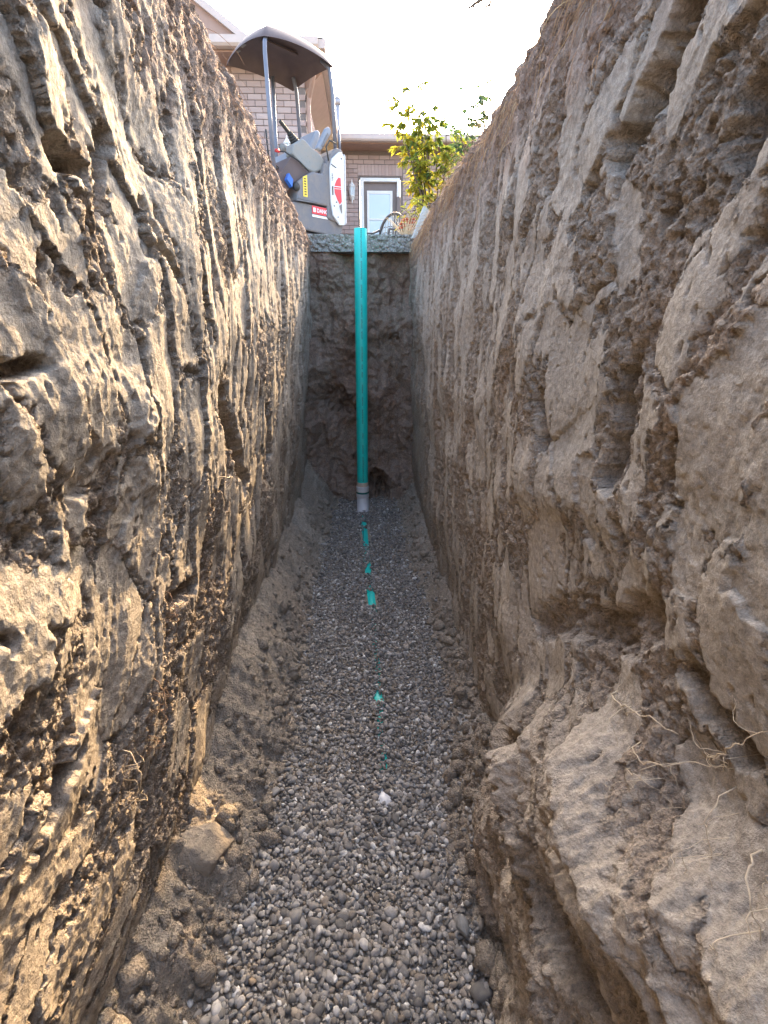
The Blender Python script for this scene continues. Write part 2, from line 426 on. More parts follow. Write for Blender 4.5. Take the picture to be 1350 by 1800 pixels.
# end wall
def make_end():
    x, z = np.meshgrid(np.linspace(-.85, .72, 190), np.linspace(-.09, -2.7, 300))
    wx = x + .02 * fbm(x * 8, z * 8, 501, 3); lumps = fbm(x * 24, z * 24, 502, 3, .6)
    teeth = np.abs(((wx / .105 + .2 * perlin(x * 2, z * 1.2, 503)) % 1) - .5) * 2
    keep = sst(-.3, .3, fbm(x * 3, z * 2, 504, 2) + .15)
    d = .03 * (teeth ** 2) * keep + .014 * lumps + .10 * fbm(x * 2.5, z * 1.6, 505, 3) + .03 * fbm(x * 8, z * 7, 508, 2) + .016 * (.5 - worley(x / .034, z / .05, 506)[0]) * sst(-.2, .4, fbm(x * 5, z * 5, 509, 2))
    d += .14 * np.exp(-((x + .60) / .10) ** 2) * sst(0, -.6, z) + .10 * np.exp(-((x - .50) / .09) ** 2) * sst(0, -.6, z)
    F = worley(wx / .10, z / .35, 507); d += .02 * (F[4] - .5)
    for px, pz, r, dep in ((.10, -2.26, .09, .20), (.14, -2.36, .07, .2), (-.30, -1.43, .11, .08), (-.2, -1.5, .08, .07), (.26, -.84, .035, .06), (-.1, -2.05, .06, .06)):
        D = np.hypot(x - px, (z - pz) * .85) + .03 * lumps
        d -= dep * (1 - sst(r * .6, r * 1.2, D))
    d += .16 * sst(-1.85, -2.6, z) - .05
    d += .05 * np.exp(-((x + .5) / .10) ** 2) * np.exp(-((z + 1.2) / .35) ** 2)
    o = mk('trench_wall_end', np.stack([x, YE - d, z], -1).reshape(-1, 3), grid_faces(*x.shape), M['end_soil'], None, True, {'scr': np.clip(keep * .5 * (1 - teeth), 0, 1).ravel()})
    tag(o, 'dark brown end wall of the trench with vertical tooth grooves', kind='structure')
make_end()

# floor: soil heaped along both walls, gravel bed between
GL = np.array([(-.44, -3), (-.44, .6), (-.435, .788), (-.408, .941), (-.39, 1.082), (-.36, 1.315), (-.342, 1.539), (-.325, 1.86), (-.348, 2.297), (-.385, 3.353), (-.33, 4.5), (-.30, 5.1)])
GR = np.array([(.30, -3), (.30, .6), (.303, .763), (.305, .918), (.26, 1.061), (.25, 1.211), (.325, 1.517), (.366, 1.838), (.387, 2.38), (.372, 2.825), (.30, 3.532), (.30, 4.6), (.27, 5.1)])
def edge_l(y): return np.interp(y, GL[:, 1], GL[:, 0]) + .02 * fbm(y * 9, y * 0 + 1.5, 601, 3)
def edge_r(y): return np.interp(y, GR[:, 1], GR[:, 0]) + .02 * fbm(y * 9, y * 0 + 7.5, 602, 3)
def floor_z(x, y):
    ol = edge_l(y) - x; orr = x - edge_r(y)
    o = np.maximum(ol, orr)
    lf = ol > orr
    kl = 1.0 + .5 * fbm(y * 1.7, y * 0 + 3, 603, 2); kr = .95 + .5 * fbm(y * 1.7, y * 0 + 9, 604, 2)
    k = np.where(lf, kl, kr)
    k = np.where(~lf, k * (1 + .35 * (1 - sst(1.0, 1.5, y))), k)
    h = np.where(o > 0, o * k * sst(-.02, .12, o), np.clip(o, -.06, 0) * .35)
    lumps = fbm(x * 22, y * 22, 605, 3, .6); m = sst(-.02, .08, o)
    h = h + m * (.014 * lumps + .050 * (.5 - worley(x / .055 + .25 * lumps, y / .055, 606)[0]) * sst(-.2, .5, fbm(x * 6, y * 6, 613, 2)) + .012 * (.5 - worley(x / .018, y / .018, 607)[0]) + .06 * fbm(x * 5, y * 4, 608, 2))
    far = np.clip((y - 3.9) / 1.0, 0, 1) * .05
    h = h + .012 * fbm(x * 4, y * 3, 609, 2) * (1 - m) + far
    # hollow left of the boulder and the undercut beside the small cobble
    D = np.hypot(x + .66, y - 1.17); h = h - .06 * (1 - sst(.03, .10, D))
    D = np.hypot((x - .36) * 1.2, y - .93); h = h - .04 * (1 - sst(.02, .07, D))
    return GZ + h
def make_floor():
    ys = [-2.7]
    while ys[-1] < 5.15: ys.append(ys[-1] + (.05 if ys[-1] < .5 else .0055 * max(1, ys[-1] * .9)))
    xs = np.concatenate([np.linspace(-.95, -.26, 125), np.linspace(-.25, .2, 18), np.linspace(.21, .95, 125)])
    x, y = np.meshgrid(xs, np.array(ys))
    z = floor_z(x, y)
    pale = (1 - sst(.02, .085, np.hypot((x - .405) * 1.0, (y - 1.70) * .55) + .03 * fbm(x * 30, y * 30, 611, 3)))
    scr = sst(.15, .5, fbm(x * 4, y * 4, 612, 3)) * .5
    o = mk('trench_floor', np.stack([x, y, z], -1).reshape(-1, 3), grid_faces(*x.shape), M['floor_soil'], None, True, {'scr': scr.ravel(), 'pale': np.clip(pale, 0, 1).ravel() * .8})
    tag(o, 'loose crumbled soil heaped along both sides of the trench floor', kind='structure')
make_floor()

# ------------------------------------------------------------------ gravel
t = NT('pebble_stone')
tone = t.attr('tone'); hue = t.attr('hue')
cr = t.n('ShaderNodeValToRGB'); t.l(tone, cr.inputs[0]); el = cr.color_ramp.elements
el[0].position = 0; el[0].color = (.075, .073, .07, 1); el[1].position = 1; el[1].color = (.74, .73, .70, 1)
for p, c in ((.35, (.21, .203, .195, 1)), (.7, (.35, .335, .315, 1)), (.9, (.50, .48, .45, 1))):
    e = el.new(p); e.color = c
c = t.mix(t.ramp(hue, .6, 1.0, 0, .6), cr.outputs[0], (.24, .18, .12))
gr = t.noise(160, 3, .6)
c = t.mix(t.ramp(t.noise(2.3, 3, .6), .4, .7, .08, .22), c, (.36, .31, .245))
mm = t.n('ShaderNodeVectorMath', operation='SCALE'); t.l(c, mm.inputs[0]); t.l(t.ramp(gr, .3, .7, .8, 1.2), mm.inputs['Scale'])
M['pebble'] = t.out(mm.outputs[0], .8, t.bump(gr, .35, .0015), Specular_IOR_Level=.25)
def ico(sub):
    import bmesh
    bm = bmesh.new(); bmesh.ops.create_icosphere(bm, subdivisions=sub, radius=1.0)
    bm.verts.index_update()
    v = np.array([w.co[:] for w in bm.verts]); f = np.array([[w.index for w in q.verts] for q in bm.faces]); bm.free()
    return v, f
RNG = np.random.default_rng(11)
def pebble_shape(sub, seed):
    r = np.random.default_rng(seed); v, f = ico(sub)
    k = r.normal(size=(7, 3)); k /= np.linalg.norm(k, axis=1)[:, None]
    for d in k:                                               # flatten a few sides
        p = v @ d; lim = r.uniform(.5, .85)
        v = v - np.outer(np.clip(p - lim, 0, 1) * .92, d)
    v = v * (1 + .06 * np.sin(v @ r.normal(size=3) * 2.5 + r.uniform(0, 6)))[:, None]
    return v, f
SH2 = [pebble_shape(2, 40 + k) for k in range(12)]; SH1 = [pebble_shape(1, 60 + k) for k in range(12)]
def rots(n):
    a = RNG.uniform(0, 2 * np.pi, n); b = RNG.normal(0, .45, n); c = RNG.normal(0, .45, n)
    ca, sa, cb, sb, cc, sc = np.cos(a), np.sin(a), np.cos(b), np.sin(b), np.cos(c), np.sin(c)
    Z = np.zeros(n); O = np.ones(n)
    Rz = np.array([[ca, -sa, Z], [sa, ca, Z], [Z, Z, O]]).transpose(2, 0, 1)
    Rx = np.array([[O, Z, Z], [Z, cb, -sb], [Z, sb, cb]]).transpose(2, 0, 1)
    Ry = np.array([[cc, Z, sc], [Z, O, Z], [-sc, Z, cc]]).transpose(2, 0, 1)
    return Rz @ Rx @ Ry
# the buried run of the pipe lies just under the gravel; it shows where stones are missing
RUN = [(-.052, 4.60), (.045, 1.40)]
BARE = [(-.046, 4.26, .03, .05), (-.034, 3.96, .048, .17), (-.026, 4.06, .03, .08), (-.008, 3.33, .026, .05), (-.004, 3.42, .018, .04), (.010, 2.97, .040, .055), (.016, 2.88, .042, .045), (.002, 2.93, .03, .05), (.036, 1.95, .020, .025), (.046, 1.405, .022, .022), (.06, 1.385, .013, .016)]
def place(n_try, y0, y1, step, layer_dz, sizes):
    ys = np.arange(y0, y1, step); out = []
    X, Y = np.meshgrid(np.arange(-.52, .52, step), ys)
    X = X + RNG.uniform(-.5, .5, X.shape) * step; Y = Y + RNG.uniform(-.5, .5, X.shape) * step
    X = X.ravel(); Y = Y.ravel()
    g = .012 * RNG.normal(size=X.shape)
    ins = (X > edge_l(Y) + g) & (X < edge_r(Y) + g)
    for bx, by, rx, ry in BARE: ins &= (((X - bx) / (rx + .006)) ** 2 + ((Y - by) / (ry + .006)) ** 2 > 1 + .35 * RNG.normal(size=X.shape))
    X = X[ins]; Y = Y[ins]
    Z = floor_z(X, Y) + layer_dz + RNG.normal(0, .0022, X.shape)
    off = X - np.interp(Y, [1.3, 1.95, 2.93, 3.34, 3.92, 4.52], [.046, .038, .012, -.008, -.034, -.054])
    Z = Z + .011 * np.clip(1 - (off / .055) ** 2, 0, 1) * (Y > 1.3)          # the stones ride over the buried pipe
    return X, Y, Z
pts = []
for y0, y1, st, sub in ((.25, 1.5, .0132, 1), (1.5, 3.2, .0155, 0), (3.2, 5.0, .0185, 0)):
    for dz in (.000, .0095):
        X, Y, Z = place(0, y0, y1, st, dz, None)
        pts.append((X, Y, Z, np.full(len(X), sub if dz > 0 else 0)))
# strays on the soil beside the bed
n = 420
Y = RNG.uniform(.7, 4.6, n); s = RNG.random(n) < .5
X = np.where(s, edge_l(Y) - np.abs(RNG.normal(0, .05, n)), edge_r(Y) + np.abs(RNG.normal(0, .06, n)))
k = 170
Y[:k] = 1.16 + RNG.normal(0, .10, k); X[:k] = .365 + RNG.normal(0, .022, k) + (Y[:k] - 1.16) * -.1
pts.append((X, Y, floor_z(X, Y) + .003, np.where(Y < 1.9, 1, 0)))
PX, PY, PZ, PS = (np.concatenate([p[k] for p in pts]) for k in range(4))
NP = len(PX)
size = np.exp(RNG.normal(math.log(.0082), .32, NP)); ax = np.stack([size * RNG.uniform(1.0, 1.5, NP), size * RNG.uniform(.8, 1.05, NP), size * RNG.uniform(.5, .85, NP)], 1)
big = RNG.random(NP) < .02; ax[big] *= 1.45
rot = rots(NP); tone = np.clip(RNG.beta(1.5, 2.1, NP), 0, 1); tone[RNG.random(NP) < .035] = .97; hue = RNG.random(NP)
# the 300 stones that show largest are objects of their own
dcam = np.sqrt(PX ** 2 + PY ** 2 + (PZ - CAMZ) ** 2); show = ax[:, 0] * ax[:, 1] / dcam ** 2
py_lim = (PY > .74) & (PS == 1) & (PZ > np.median(PZ[PS == 1]))
order = np.argsort(-np.where(py_lim, show, 0))[:300]
solo = np.zeros(NP, bool); solo[order] = True
vv, ff, tt, hh, off = [], [], [], [], 0
for sub in (0, 1):
    for k in range(12):
        bv, bf = (SH1 if sub == 0 else SH2)[k]
        idx = np.where((PS == sub) & (np.arange(NP) % 12 == k) & ~solo)[0]
        if not len(idx): continue
        P = np.einsum('nij,nkj->nki', rot[idx], bv[None] * ax[idx][:, None, :]) + np.stack([PX, PY, PZ], 1)[idx][:, None, :]
        vv.append(P.reshape(-1, 3)); m = len(bv)
        ff.append((bf[None] + (off + np.arange(len(idx)) * m)[:, None, None]).reshape(-1, 3)); off += len(idx) * m
        tt.append(np.repeat(tone[idx], m)); hh.append(np.repeat(hue[idx], m))
gravel = mk('gravel', np.concatenate(vv), np.concatenate(ff), M['pebble'], None, True, {'tone': np.concatenate(tt), 'hue': np.concatenate(hh)})
tag(gravel, 'bed of loose grey pebbles along the bottom of the trench', 'gravel', kind='stuff')
PM = []
for k in range(24):
    v, f = SH2[k % 12]
    o = mk('pebble', v * np.array([1.25, .95, .68]), f, M['pebble'], None, True, {'tone': np.full(len(v), [.12, .3, .45, .2, .55, .38, .7, .25, .9, .5, .33, .6][(k * 5 + k // 12) % 12]), 'hue': np.full(len(v), (k * .37) % 1)})
    PM.append(o.data); bpy.data.objects.remove(o)
for q in order:
    o = bpy.data.objects.new('pebble', PM[int(q) % 24]); link(o, gravel)
    mt = Matrix(rot[q].tolist()).to_4x4(); o.matrix_basis = Matrix.Translation((PX[q], PY[q], PZ[q])) @ mt @ Matrix.Scale(float(ax[q].mean() * 1.08), 4)

# ------------------------------------------------------------------ ground, unseen dig opened behind the camera for skylight
t = NT('ground_soil')
n1 = t.noise(.8, 4, .6); n2 = t.noise(14, 5, .65)
c = t.mix(t.ramp(n1, .4, .6), (.10, .12, .045), (.22, .17, .12)); c = t.mix(t.ramp(n2, .35, .65, 0, .5), c, (.30, .25, .19))
M['ground'] = t.out(c, .95, t.bump(n2, .6, .02))
def make_ground():
    # one sheet with a hole for the trench and the added wide dig behind the camera
    xs = [-600, -60, -12, -2.6, -.60, .58, 2.6, 12, 60, 600]; ys = [-600, -60, -8.0, -2.55, YE + .03, 12, 60, 600]
    v = [(x, y, -.004) for y in ys for x in xs]; f = []
    for j in range(len(ys) - 1):
        for i in range(len(xs) - 1):
            if (i == 4 and j == 3) or (3 <= i <= 5 and j == 2): continue
            q = j * len(xs) + i; f.append([q, q + 1, q + 1 + len(xs), q + len(xs)])
    tag(mk('ground', v, f, M['ground'], None, False), 'trodden earth and thin grass around the trench', kind='structure')
make_ground()
def make_dig():
    # floor, ramp and sloped sides of an unseen dig, added to let skylight in
    x, y = np.meshgrid(np.linspace(-2.9, 2.9, 60), np.linspace(-8.2, -2.5, 60))
    z = np.interp(y, [-8.2, -8.0, -4.0, -2.5], [.05, -.02, GZ, GZ])
    side = np.interp(np.abs(x), [1.9, 2.6, 2.9], [0, 1, 1.02]); z = z + (0.0 - z) * side
    fr = np.interp(y, [-3.0, -2.56, -2.5], [0, 1, 1.0]) * sst(.62, .75, np.abs(x)); z = z + (0.0 - z) * np.maximum(fr, 0) * (1 - side)
    z = z + .04 * fbm(x * 3, y * 3, 701, 4) * (z < -.1)
    tag(mk('unseen_dig_floor', np.stack([x, y, z], -1).reshape(-1, 3), grid_faces(*x.shape), M['floor_soil'], None, True, {'scr': np.zeros(x.size), 'pale': np.zeros(x.size)}), 'unseen earth ramp added to open the trench end to skylight', kind='structure')
make_dig()

# ------------------------------------------------------------------ slab at the head of the trench
t = NT('broken_concrete')
v = t.n('ShaderNodeTexVoronoi'); v.inputs['Scale'].default_value = 55; t.l(t.tc.outputs['Object'], v.inputs['Vector'])
n1 = t.noise(30, 4, .6)
c = t.mix(t.ramp(n1, .35, .65), (.16, .15, .135), (.27, .255, .23)); c = t.mix(t.ramp(v.outputs['Distance'], .1, .5, .65, 0), c, (.42, .40, .37))
M['concrete'] = t.out(c, .9, t.bump(v.outputs['Distance'], .8, .012))
def slab(name, label, outline, z0, z1, seed):
    """horizontal slab with a broken, aggregate-rough edge"""
    pts = []
    for (a, b), (c_, d_) in zip(outline, outline[1:] + outline[:1]):
        L = math.hypot(c_ - a, d_ - b); n = max(2, int(min(L, 3) / .012))
        for k in range(n): pts.append((a + (c_ - a) * k / n, b + (d_ - b) * k / n))
    p = np.array(pts); m = len(p); nl = 10; cen = p.mean(0)
    vv = []; ff = []
    for i in range(nl + 1):
        z = z1 + (z0 - z1) * i / nl
        off = .016 * fbm(p[:, 0] * 25 + p[:, 1] * 19, np.full(m, z * 30 + 3), seed, 3) + .014 * (.4 - worley(p[:, 0] / .03 + p[:, 1] / .028, np.full(m, z / .03), seed + 3)[0])
        # outward normals
        tng = np.roll(p, -1, 0) - np.roll(p, 1, 0); tng /= np.linalg.norm(tng, axis=1)[:, None] + 1e-9
        nr = np.stack([tng[:, 1], -tng[:, 0]], 1)
        q = p + nr * (off * (0.35 if i in (0,) else 1) - (.02 * (i / nl)))[:, None]
        vv += [(x, y, z) for x, y in q]
    for i in range(nl):
        for k in range(m):
            ff.append([i * m + k, i * m + (k + 1) % m, (i + 1) * m + (k + 1) % m, (i + 1) * m + k])
    ff.append(list(reversed(range(m)))); ff.append([nl * m + k for k in range(m)])
    o = mk(name, vv, ff, M['concrete'], None, False)
    return tag(o, label, kind='structure')
slab('patio_pavement', 'grey concrete slab with rough pebbly broken edge across the trench head', [(-.62, 4.955), (.46, 4.945), (.52, 6.6), (-.62, 6.6)], -.115, .022, 801)
slab('driveway_pavement', 'thin pale slab edge along the left side of the trench under the excavator', [(-.535, 2.95), (-.545, 4.94), (-.63, 6.6), (-.63, 11.5), (-4, 11.5), (-4, 2.95)], -.05, .026, 811)
slab('house_path_pavement', 'concrete path in front of the back door', [(-.6, 6.62), (.9, 6.62), (1.2, 11.4), (-.6, 11.4)], -.08, .012, 821)

# ------------------------------------------------------------------ sewer pipe
t = NT('green_pipe_plastic')
sep = t.n('ShaderNodeSeparateXYZ'); t.l(t.tc.outputs['Object'], sep.inputs[0])
mp = t.n('ShaderNodeMapping'); mp.inputs['Scale'].default_value = (1, 1, 1); t.l(t.tc.outputs['Object'], mp.inputs[0])
letters = t.noise(1, 2, .5, mapscale=(330, 0, 260))
words = t.noise(1, 1, .5, mapscale=(0, 0, 9))
strip = t.math('LESS_THAN', t.math('ABSOLUTE', t.math('SUBTRACT', sep.outputs[0], .006)), .006)
front = t.math('LESS_THAN', sep.outputs[1], 0)
pr = t.math('MULTIPLY', t.math('MULTIPLY', strip, front), t.math('MULTIPLY', t.math('GREATER_THAN', letters, .5), t.math('GREATER_THAN', words, .47)))
dirt = t.noise(7, 4, .65)
c = t.mix(t.ramp(dirt, .45, .75, 0, .22), (.004, .53, .46), (.16, .42, .37))
c = t.mix(pr, c, (.01, .06, .05))
M['green'] = t.out(c, .38, t.bump(t.noise(3, 2), .05, .01), Specular_IOR_Level=.5)
M['white_pvc'] = simple('white_pipe_plastic', (.62, .62, .63), .35, .06)
M['tan_pvc'] = simple('tan_gasket', (.46, .38, .30), .5, .1)
M['gasket'] = simple('dark_green_gasket', (.02, .13, .11), .5)
PR = .0535
pipe = empty('sewer_pipe', (-.06, 4.66, GZ)); tag(pipe, 'upright green plastic sewer pipe with white coupling, its buried run showing in the gravel', 'pipe')
LX = .004                                                       # lean of the riser
def riser(z, r=PR, n=28): return (LX * (z + 2.2) * 2, 0, z - GZ)
m = MB(); H = -GZ + .012
prof = [(PR, .285), (PR, H), (PR - .004, H + .001), (PR - .004, H - .3)]
m.lathe(prof, n=32); p = m.build('riser', M['green'], pipe, True); p.rotation_euler = (0, R(.35), 0)
mod = p.modifiers.new('edge', 'EDGE_SPLIT'); mod.split_angle = R(40)
for nm, mat, pr_ in (('collar', 'tan_pvc', [(PR, .300), (PR + .003, .298), (PR + .004, .262), (PR, .258)]),
                     ('coupling', 'white_pvc', [(PR + .002, .259), (PR + .008, .255), (PR + .008, .205), (PR + .003, .202)]),
                     ('gasket_ring', 'gasket', [(PR + .003, .205), (PR + .0095, .202), (PR + .0095, .186), (PR + .003, .183)]),
                     ('hub', 'white_pvc', [(PR + .003, .185), (PR + .009, .181), (PR + .009, .148), (PR + .005, .142)])):
    o = MB().lathe(pr_, n=28).build(nm, M[mat], pipe, True); mod = o.modifiers.new('edge', 'EDGE_SPLIT'); mod.split_angle = R(35)
arc = []
for k in range(12):                                             # quarter bend heading towards the camera
    a = R(90 * k / 11); rr = .15
    arc.append((.004 * k / 11, -rr * (1 - math.cos(a)), .146 - rr * math.sin(a) * 1.2))
MB().tube(arc, [PR + .005] * 12, 28).build('elbow', M['white_pvc'], pipe, True)
def run_pt(x, y, up=None):
    if up is None: up = .007 if y > 2.75 else .0055 if abs(y - 1.95) < .06 else .002                                      # crown of the run just under the stones
    return (x + .06, y - 4.66, float(floor_z(np.array([x]), np.array([y]))[0]) - GZ - PR + up)
rp = [(np.interp(y_, [1.47, 1.95, 2.93, 3.34, 3.92, 4.52], [.045, .038, .012, -.008, -.034, -.054]), y_) for y_ in np.arange(4.52, 1.46, -.05)]
MB().tube([run_pt(*q) for q in rp], PR, 28).build('buried_run', M['green'], pipe, True)
MB().tube([run_pt(.045, 1.48, .009), run_pt(.0465, 1.34, .009)], PR + .002, 28).build('buried_coupling', M['white_pvc'], pipe, True)

# ------------------------------------------------------------------ boulder, cobble, fallen clods
t = NT('dusty_rock'); n1 = t.noise(6, 5, .6); n2 = t.noise(60, 4, .6)
c = t.mix(t.ramp(n1, .4, .65), (.29, .245, .19), (.20, .16, .12)); M['rock'] = t.out(c, .9, t.bump(n2, .7, .010, t.bump(n1, .7, .04)))
def rock(name, loc, sc, seed, mat, label, cat, rot=(0, 0, 0), group=None, cuts=9):
    r = np.random.default_rng(seed); v, f = ico(5)
    for _ in range(cuts):
        d = r.normal(size=3); d /= np.linalg.norm(d); p = v @ d; lim = r.uniform(.55, .85)
        v = v - np.outer(np.clip(p - lim, 0, 2) * .93, d)
    v = v + v * (.05 * fbm(v[:, 0] * 2 + v[:, 2], v[:, 1] * 2 - v[:, 2], seed, 4))[:, None]
    o = mk(name, v * np.array(sc), f, mat, None, True); o.location = loc; o.rotation_euler = rot
    return tag(o, label, cat, group)
rock('boulder', (-.54, 1.13, -2.372), (.105, .09, .10), 3, M['rock'], 'smooth brown boulder half buried in loose soil beside the gravel', 'rock', (.25, .2, .6))
t = NT('grey_cobble'); n2 = t.noise(50, 4, .6)
M['cobble'] = t.out(t.mix(t.ramp(n2, .3, .7), (.16, .16, .155), (.24, .24, .23)), .7, t.bump(n2, .2, .003))
rock('cobble', (.262, .945, -2.462), (.019, .034, .018), 5, M['cobble'], 'large smooth grey cobble at the edge of the gravel', 'stone', (.1, .1, .1), cuts=4)
def clods():
    r = np.random.default_rng(21); vv, ff, off = [], [], 0
    bv, bf = ico(2); n = 2600
    Y = np.where(r.random(n) < .7, r.uniform(.6, 2.6, n), r.uniform(2.6, 4.9, n)); left = r.random(n) < .5
    dd = np.abs(r.normal(.02, .10, n))
    X = np.where(left, edge_l(Y) - dd, edge_r(Y) + dd); ok = (np.abs(X) < .72); X, Y = X[ok], Y[ok]
    Z = floor_z(X, Y); S = np.exp(r.normal(math.log(.008), .6, len(X))); S = np.clip(S, .003, .036)
    i1 = ico(1); i2 = ico(2)
    for x, y, z, s_ in zip(X, Y, Z, S):
        bv, bf = i2 if s_ > .011 else i1
        k = bv * (1 + .30 * perlin(bv[:, 0] * 1.7 + r.uniform(0, 99), bv[:, 1] * 1.7 + bv[:, 2] * 1.3, 3))[:, None] * s_ * r.uniform(.7, 1.3, 3)
        vv.append(k + np.array([x, y, z + s_ * .25])); ff.append(bf + off); off += len(bv)
    v = np.concatenate(vv)
    o = mk('soil_crumbs', v, np.concatenate(ff), M['floor_soil'], None, True, {'scr': np.zeros(len(v)), 'pale': np.zeros(len(v))})
    tag(o, 'crumbs of soil fallen from the walls onto the trench floor', 'soil', kind='stuff')
clods()

# ------------------------------------------------------------------ roots
M['root'] = simple('root_pale', (.50, .41, .29), .8, .25, 40)
M['root_dark'] = simple('root_brown', (.20, .13, .085), .9, .25, 40)
def root(path, rad, label, mat='root', side=1, stand=.012, twigs=3, seed=0, group='thin roots sticking out of the trench walls'):
    r = random.Random(seed); m = MB()
    def run(pts, r0, wob):
        P = []
        for (y0, z0), (y1, z1) in zip(pts[:-1], pts[1:]):
            n = max(4, int(math.hypot(y1 - y0, z1 - z0) / .010))
            for k in range(n):
                q = k / n; y = y0 + (y1 - y0) * q + r.uniform(-wob, wob); z = z0 + (z1 - z0) * q + r.uniform(-wob, wob)
                P.append([y, z])
        P.append(list(pts[-1]))
        xs = [abs(wall_x(side, y, z)) for y, z in P]
        out = []
        for k, (y, z) in enumerate(P):
            x = min(xs[max(0, k - 5):k + 6]) - stand * math.sin(math.pi * min(1, (k + 1) / len(P) * 1.15)) - r.uniform(0, .003)
            if k == 0: x = xs[0] + .01
            out.append((side * x, y, z))
        m.tube(out, [max(.0004, r0 * (1 - .75 * k / len(out))) for k in range(len(out))], 5)
        return P
    P = run(path, rad, .0035)
    for _ in range(twigs):
        k = r.randrange(len(P) // 5, len(P)); y, z = P[k]; a = r.uniform(0, 6.28); L = r.uniform(.025, .07)
        run([(y, z), (y + L * .5 * math.cos(a), z + L * .5 * math.sin(a)), (y + L * math.cos(a + .5), z + L * math.sin(a + .5) - .01)], rad * .5, .003)
    tag(m.build('exposed_root', M[mat], None, True), label, 'root', group)
root([(.79, -1.50), (.741, -1.485), (.69, -1.46), (.651, -1.44), (.60, -1.425)], .0022, 'pale curved root lying over the ledge of the slumped block')
root([(.66, -1.50), (.60, -1.485), (.55, -1.43), (.51, -1.40)], .0014, 'pale kinked root on the right wall just beyond the ledge root', twigs=5, seed=2)
root([(.56, -1.43), (.52, -1.385), (.488, -1.33), (.45, -1.265)], .0013, 'long thin root reaching the right edge of the photo above the grooves', twigs=6, seed=3)
root([(.43, -1.44), (.40, -1.455), (.375, -1.47), (.36, -1.50)], .0018, 'bright forked root low on the right wall at the photo edge', twigs=4, seed=4)
root([(.63, -1.53), (.59, -1.50), (.545, -1.515)], .0010, 'short pale rootlet under the kinked root on the right wall', twigs=3, seed=5)
root([(.50, -1.42), (.47, -1.45), (.455, -1.50)], .0009, 'fine drooping rootlet between the long thin root and the block', twigs=4, seed=6)
root([(.88, -1.70), (.86, -1.78), (.85, -1.86)], .0016, 'pale rootlet dangling at the foot of the left wall', side=-1, twigs=5, seed=7, stand=.03)
root([(1.02, -1.62), (.98, -1.70), (.95, -1.80)], .0014, 'brown root tangle low on the left wall above the boulder', 'root_dark', side=-1, twigs=8, seed=8, stand=.03)
root([(1.62, -1.28), (1.7, -1.30), (1.75, -1.36)], .0022, 'short pale root end beside the deep cleft in the left wall', side=-1, twigs=1, seed=9, stand=.02)
root([(1.95, -1.52), (2.02, -1.50), (2.1, -1.56)], .0018, 'curled root below the deep cleft in the left wall', side=-1, twigs=3, seed=10, stand=.03)
root([(1.15, -1.45), (1.12, -1.55), (1.14, -1.66)], .0012, 'hair-thin brown root hanging on the left wall ridge', 'root_dark', side=-1, twigs=6, seed=11, stand=.025)

# root mat and dry grass hanging over the rims
t = NT('dry_thatch'); tn = t.attr('tone')
cr = t.n('ShaderNodeValToRGB'); t.l(tn, cr.inputs[0]); el = cr.color_ramp.elements
el[0].color = (.14, .085, .06, 1); el[1].color = (.52, .38, .20, 1); e = el.new(.5); e.color = (.30, .17, .09, 1); e = el.new(.75); e.color = (.44, .25, .11, 1)
M['thatch'] = t.out(cr.outputs[0], .9)
def thatch(name, label, side, n, y0, y1, seed, lo, hi, drop, up):
    r = np.random.default_rng(seed); vv, ff, tt = [], [], []
    for i in range(n):
        y = r.uniform(y0, y1); dens = .5 + .5 * math.sin(y * 5.1 + seed) * math.sin(y * 2.3)
        dens = max(0, min(1, .5 + 1.3 * float(fbm(np.array([y * 2.2]), np.array([seed * 1.0]), 5, 3)[0])))
        if r.random() > .05 + .95 * dens: continue
        z = -abs(r.normal(0, drop)); x = abs(wall_x(side, y, z)) - .002
        L = r.uniform(.04, .16); tone = r.uniform(lo, hi)
        P = [np.array([x + .012, y, z])]
        d = np.array([-.35, r.normal(0, .5), r.normal(.15 if z > -.04 else -.2, .5) * up])
        for k in range(5):
            d = d + np.array([r.normal(.0, .15), r.normal(0, .2), -.30]); d /= np.linalg.norm(d); P.append(P[-1] + d * L / 5)
            lim = abs(wall_x(side, float(P[-1][1]), float(min(P[-1][2], 0)))) - .003
            if P[-1][2] < 0: P[-1][0] = min(P[-1][0], lim)
        b = len(vv); w = r.uniform(.0005, .0011)
        for k, p in enumerate(P):
            ww = w * (1 - .7 * k / 5)
            vv += [(side * p[0], p[1] - ww, p[2]), (side * p[0], p[1] + ww, p[2]), (side * (p[0] - ww * 1.5), p[1], p[2] + ww)]; tt += [tone] * 3
        for k in range(5):
            for q in range(3):
                a_, c_ = b + k * 3 + q, b + k * 3 + (q + 1) % 3
                ff.append([a_, c_, c_ + 3, a_ + 3])
    o = mk(name, vv, ff, M['thatch'], None, True, {'tone': tt}); tag(o, label, 'roots', kind='stuff')
thatch('root_mat', 'rusty brown mat of dead roots and dry grass over the right rim', 1, 3600, .9, 4.95, 31, .1, 1.0, .10, 1)
thatch('root_fringe', 'dark fringe of fine roots along the left rim', -1, 420, 1.2, 4.9, 33, 0, .55, .06, .4)

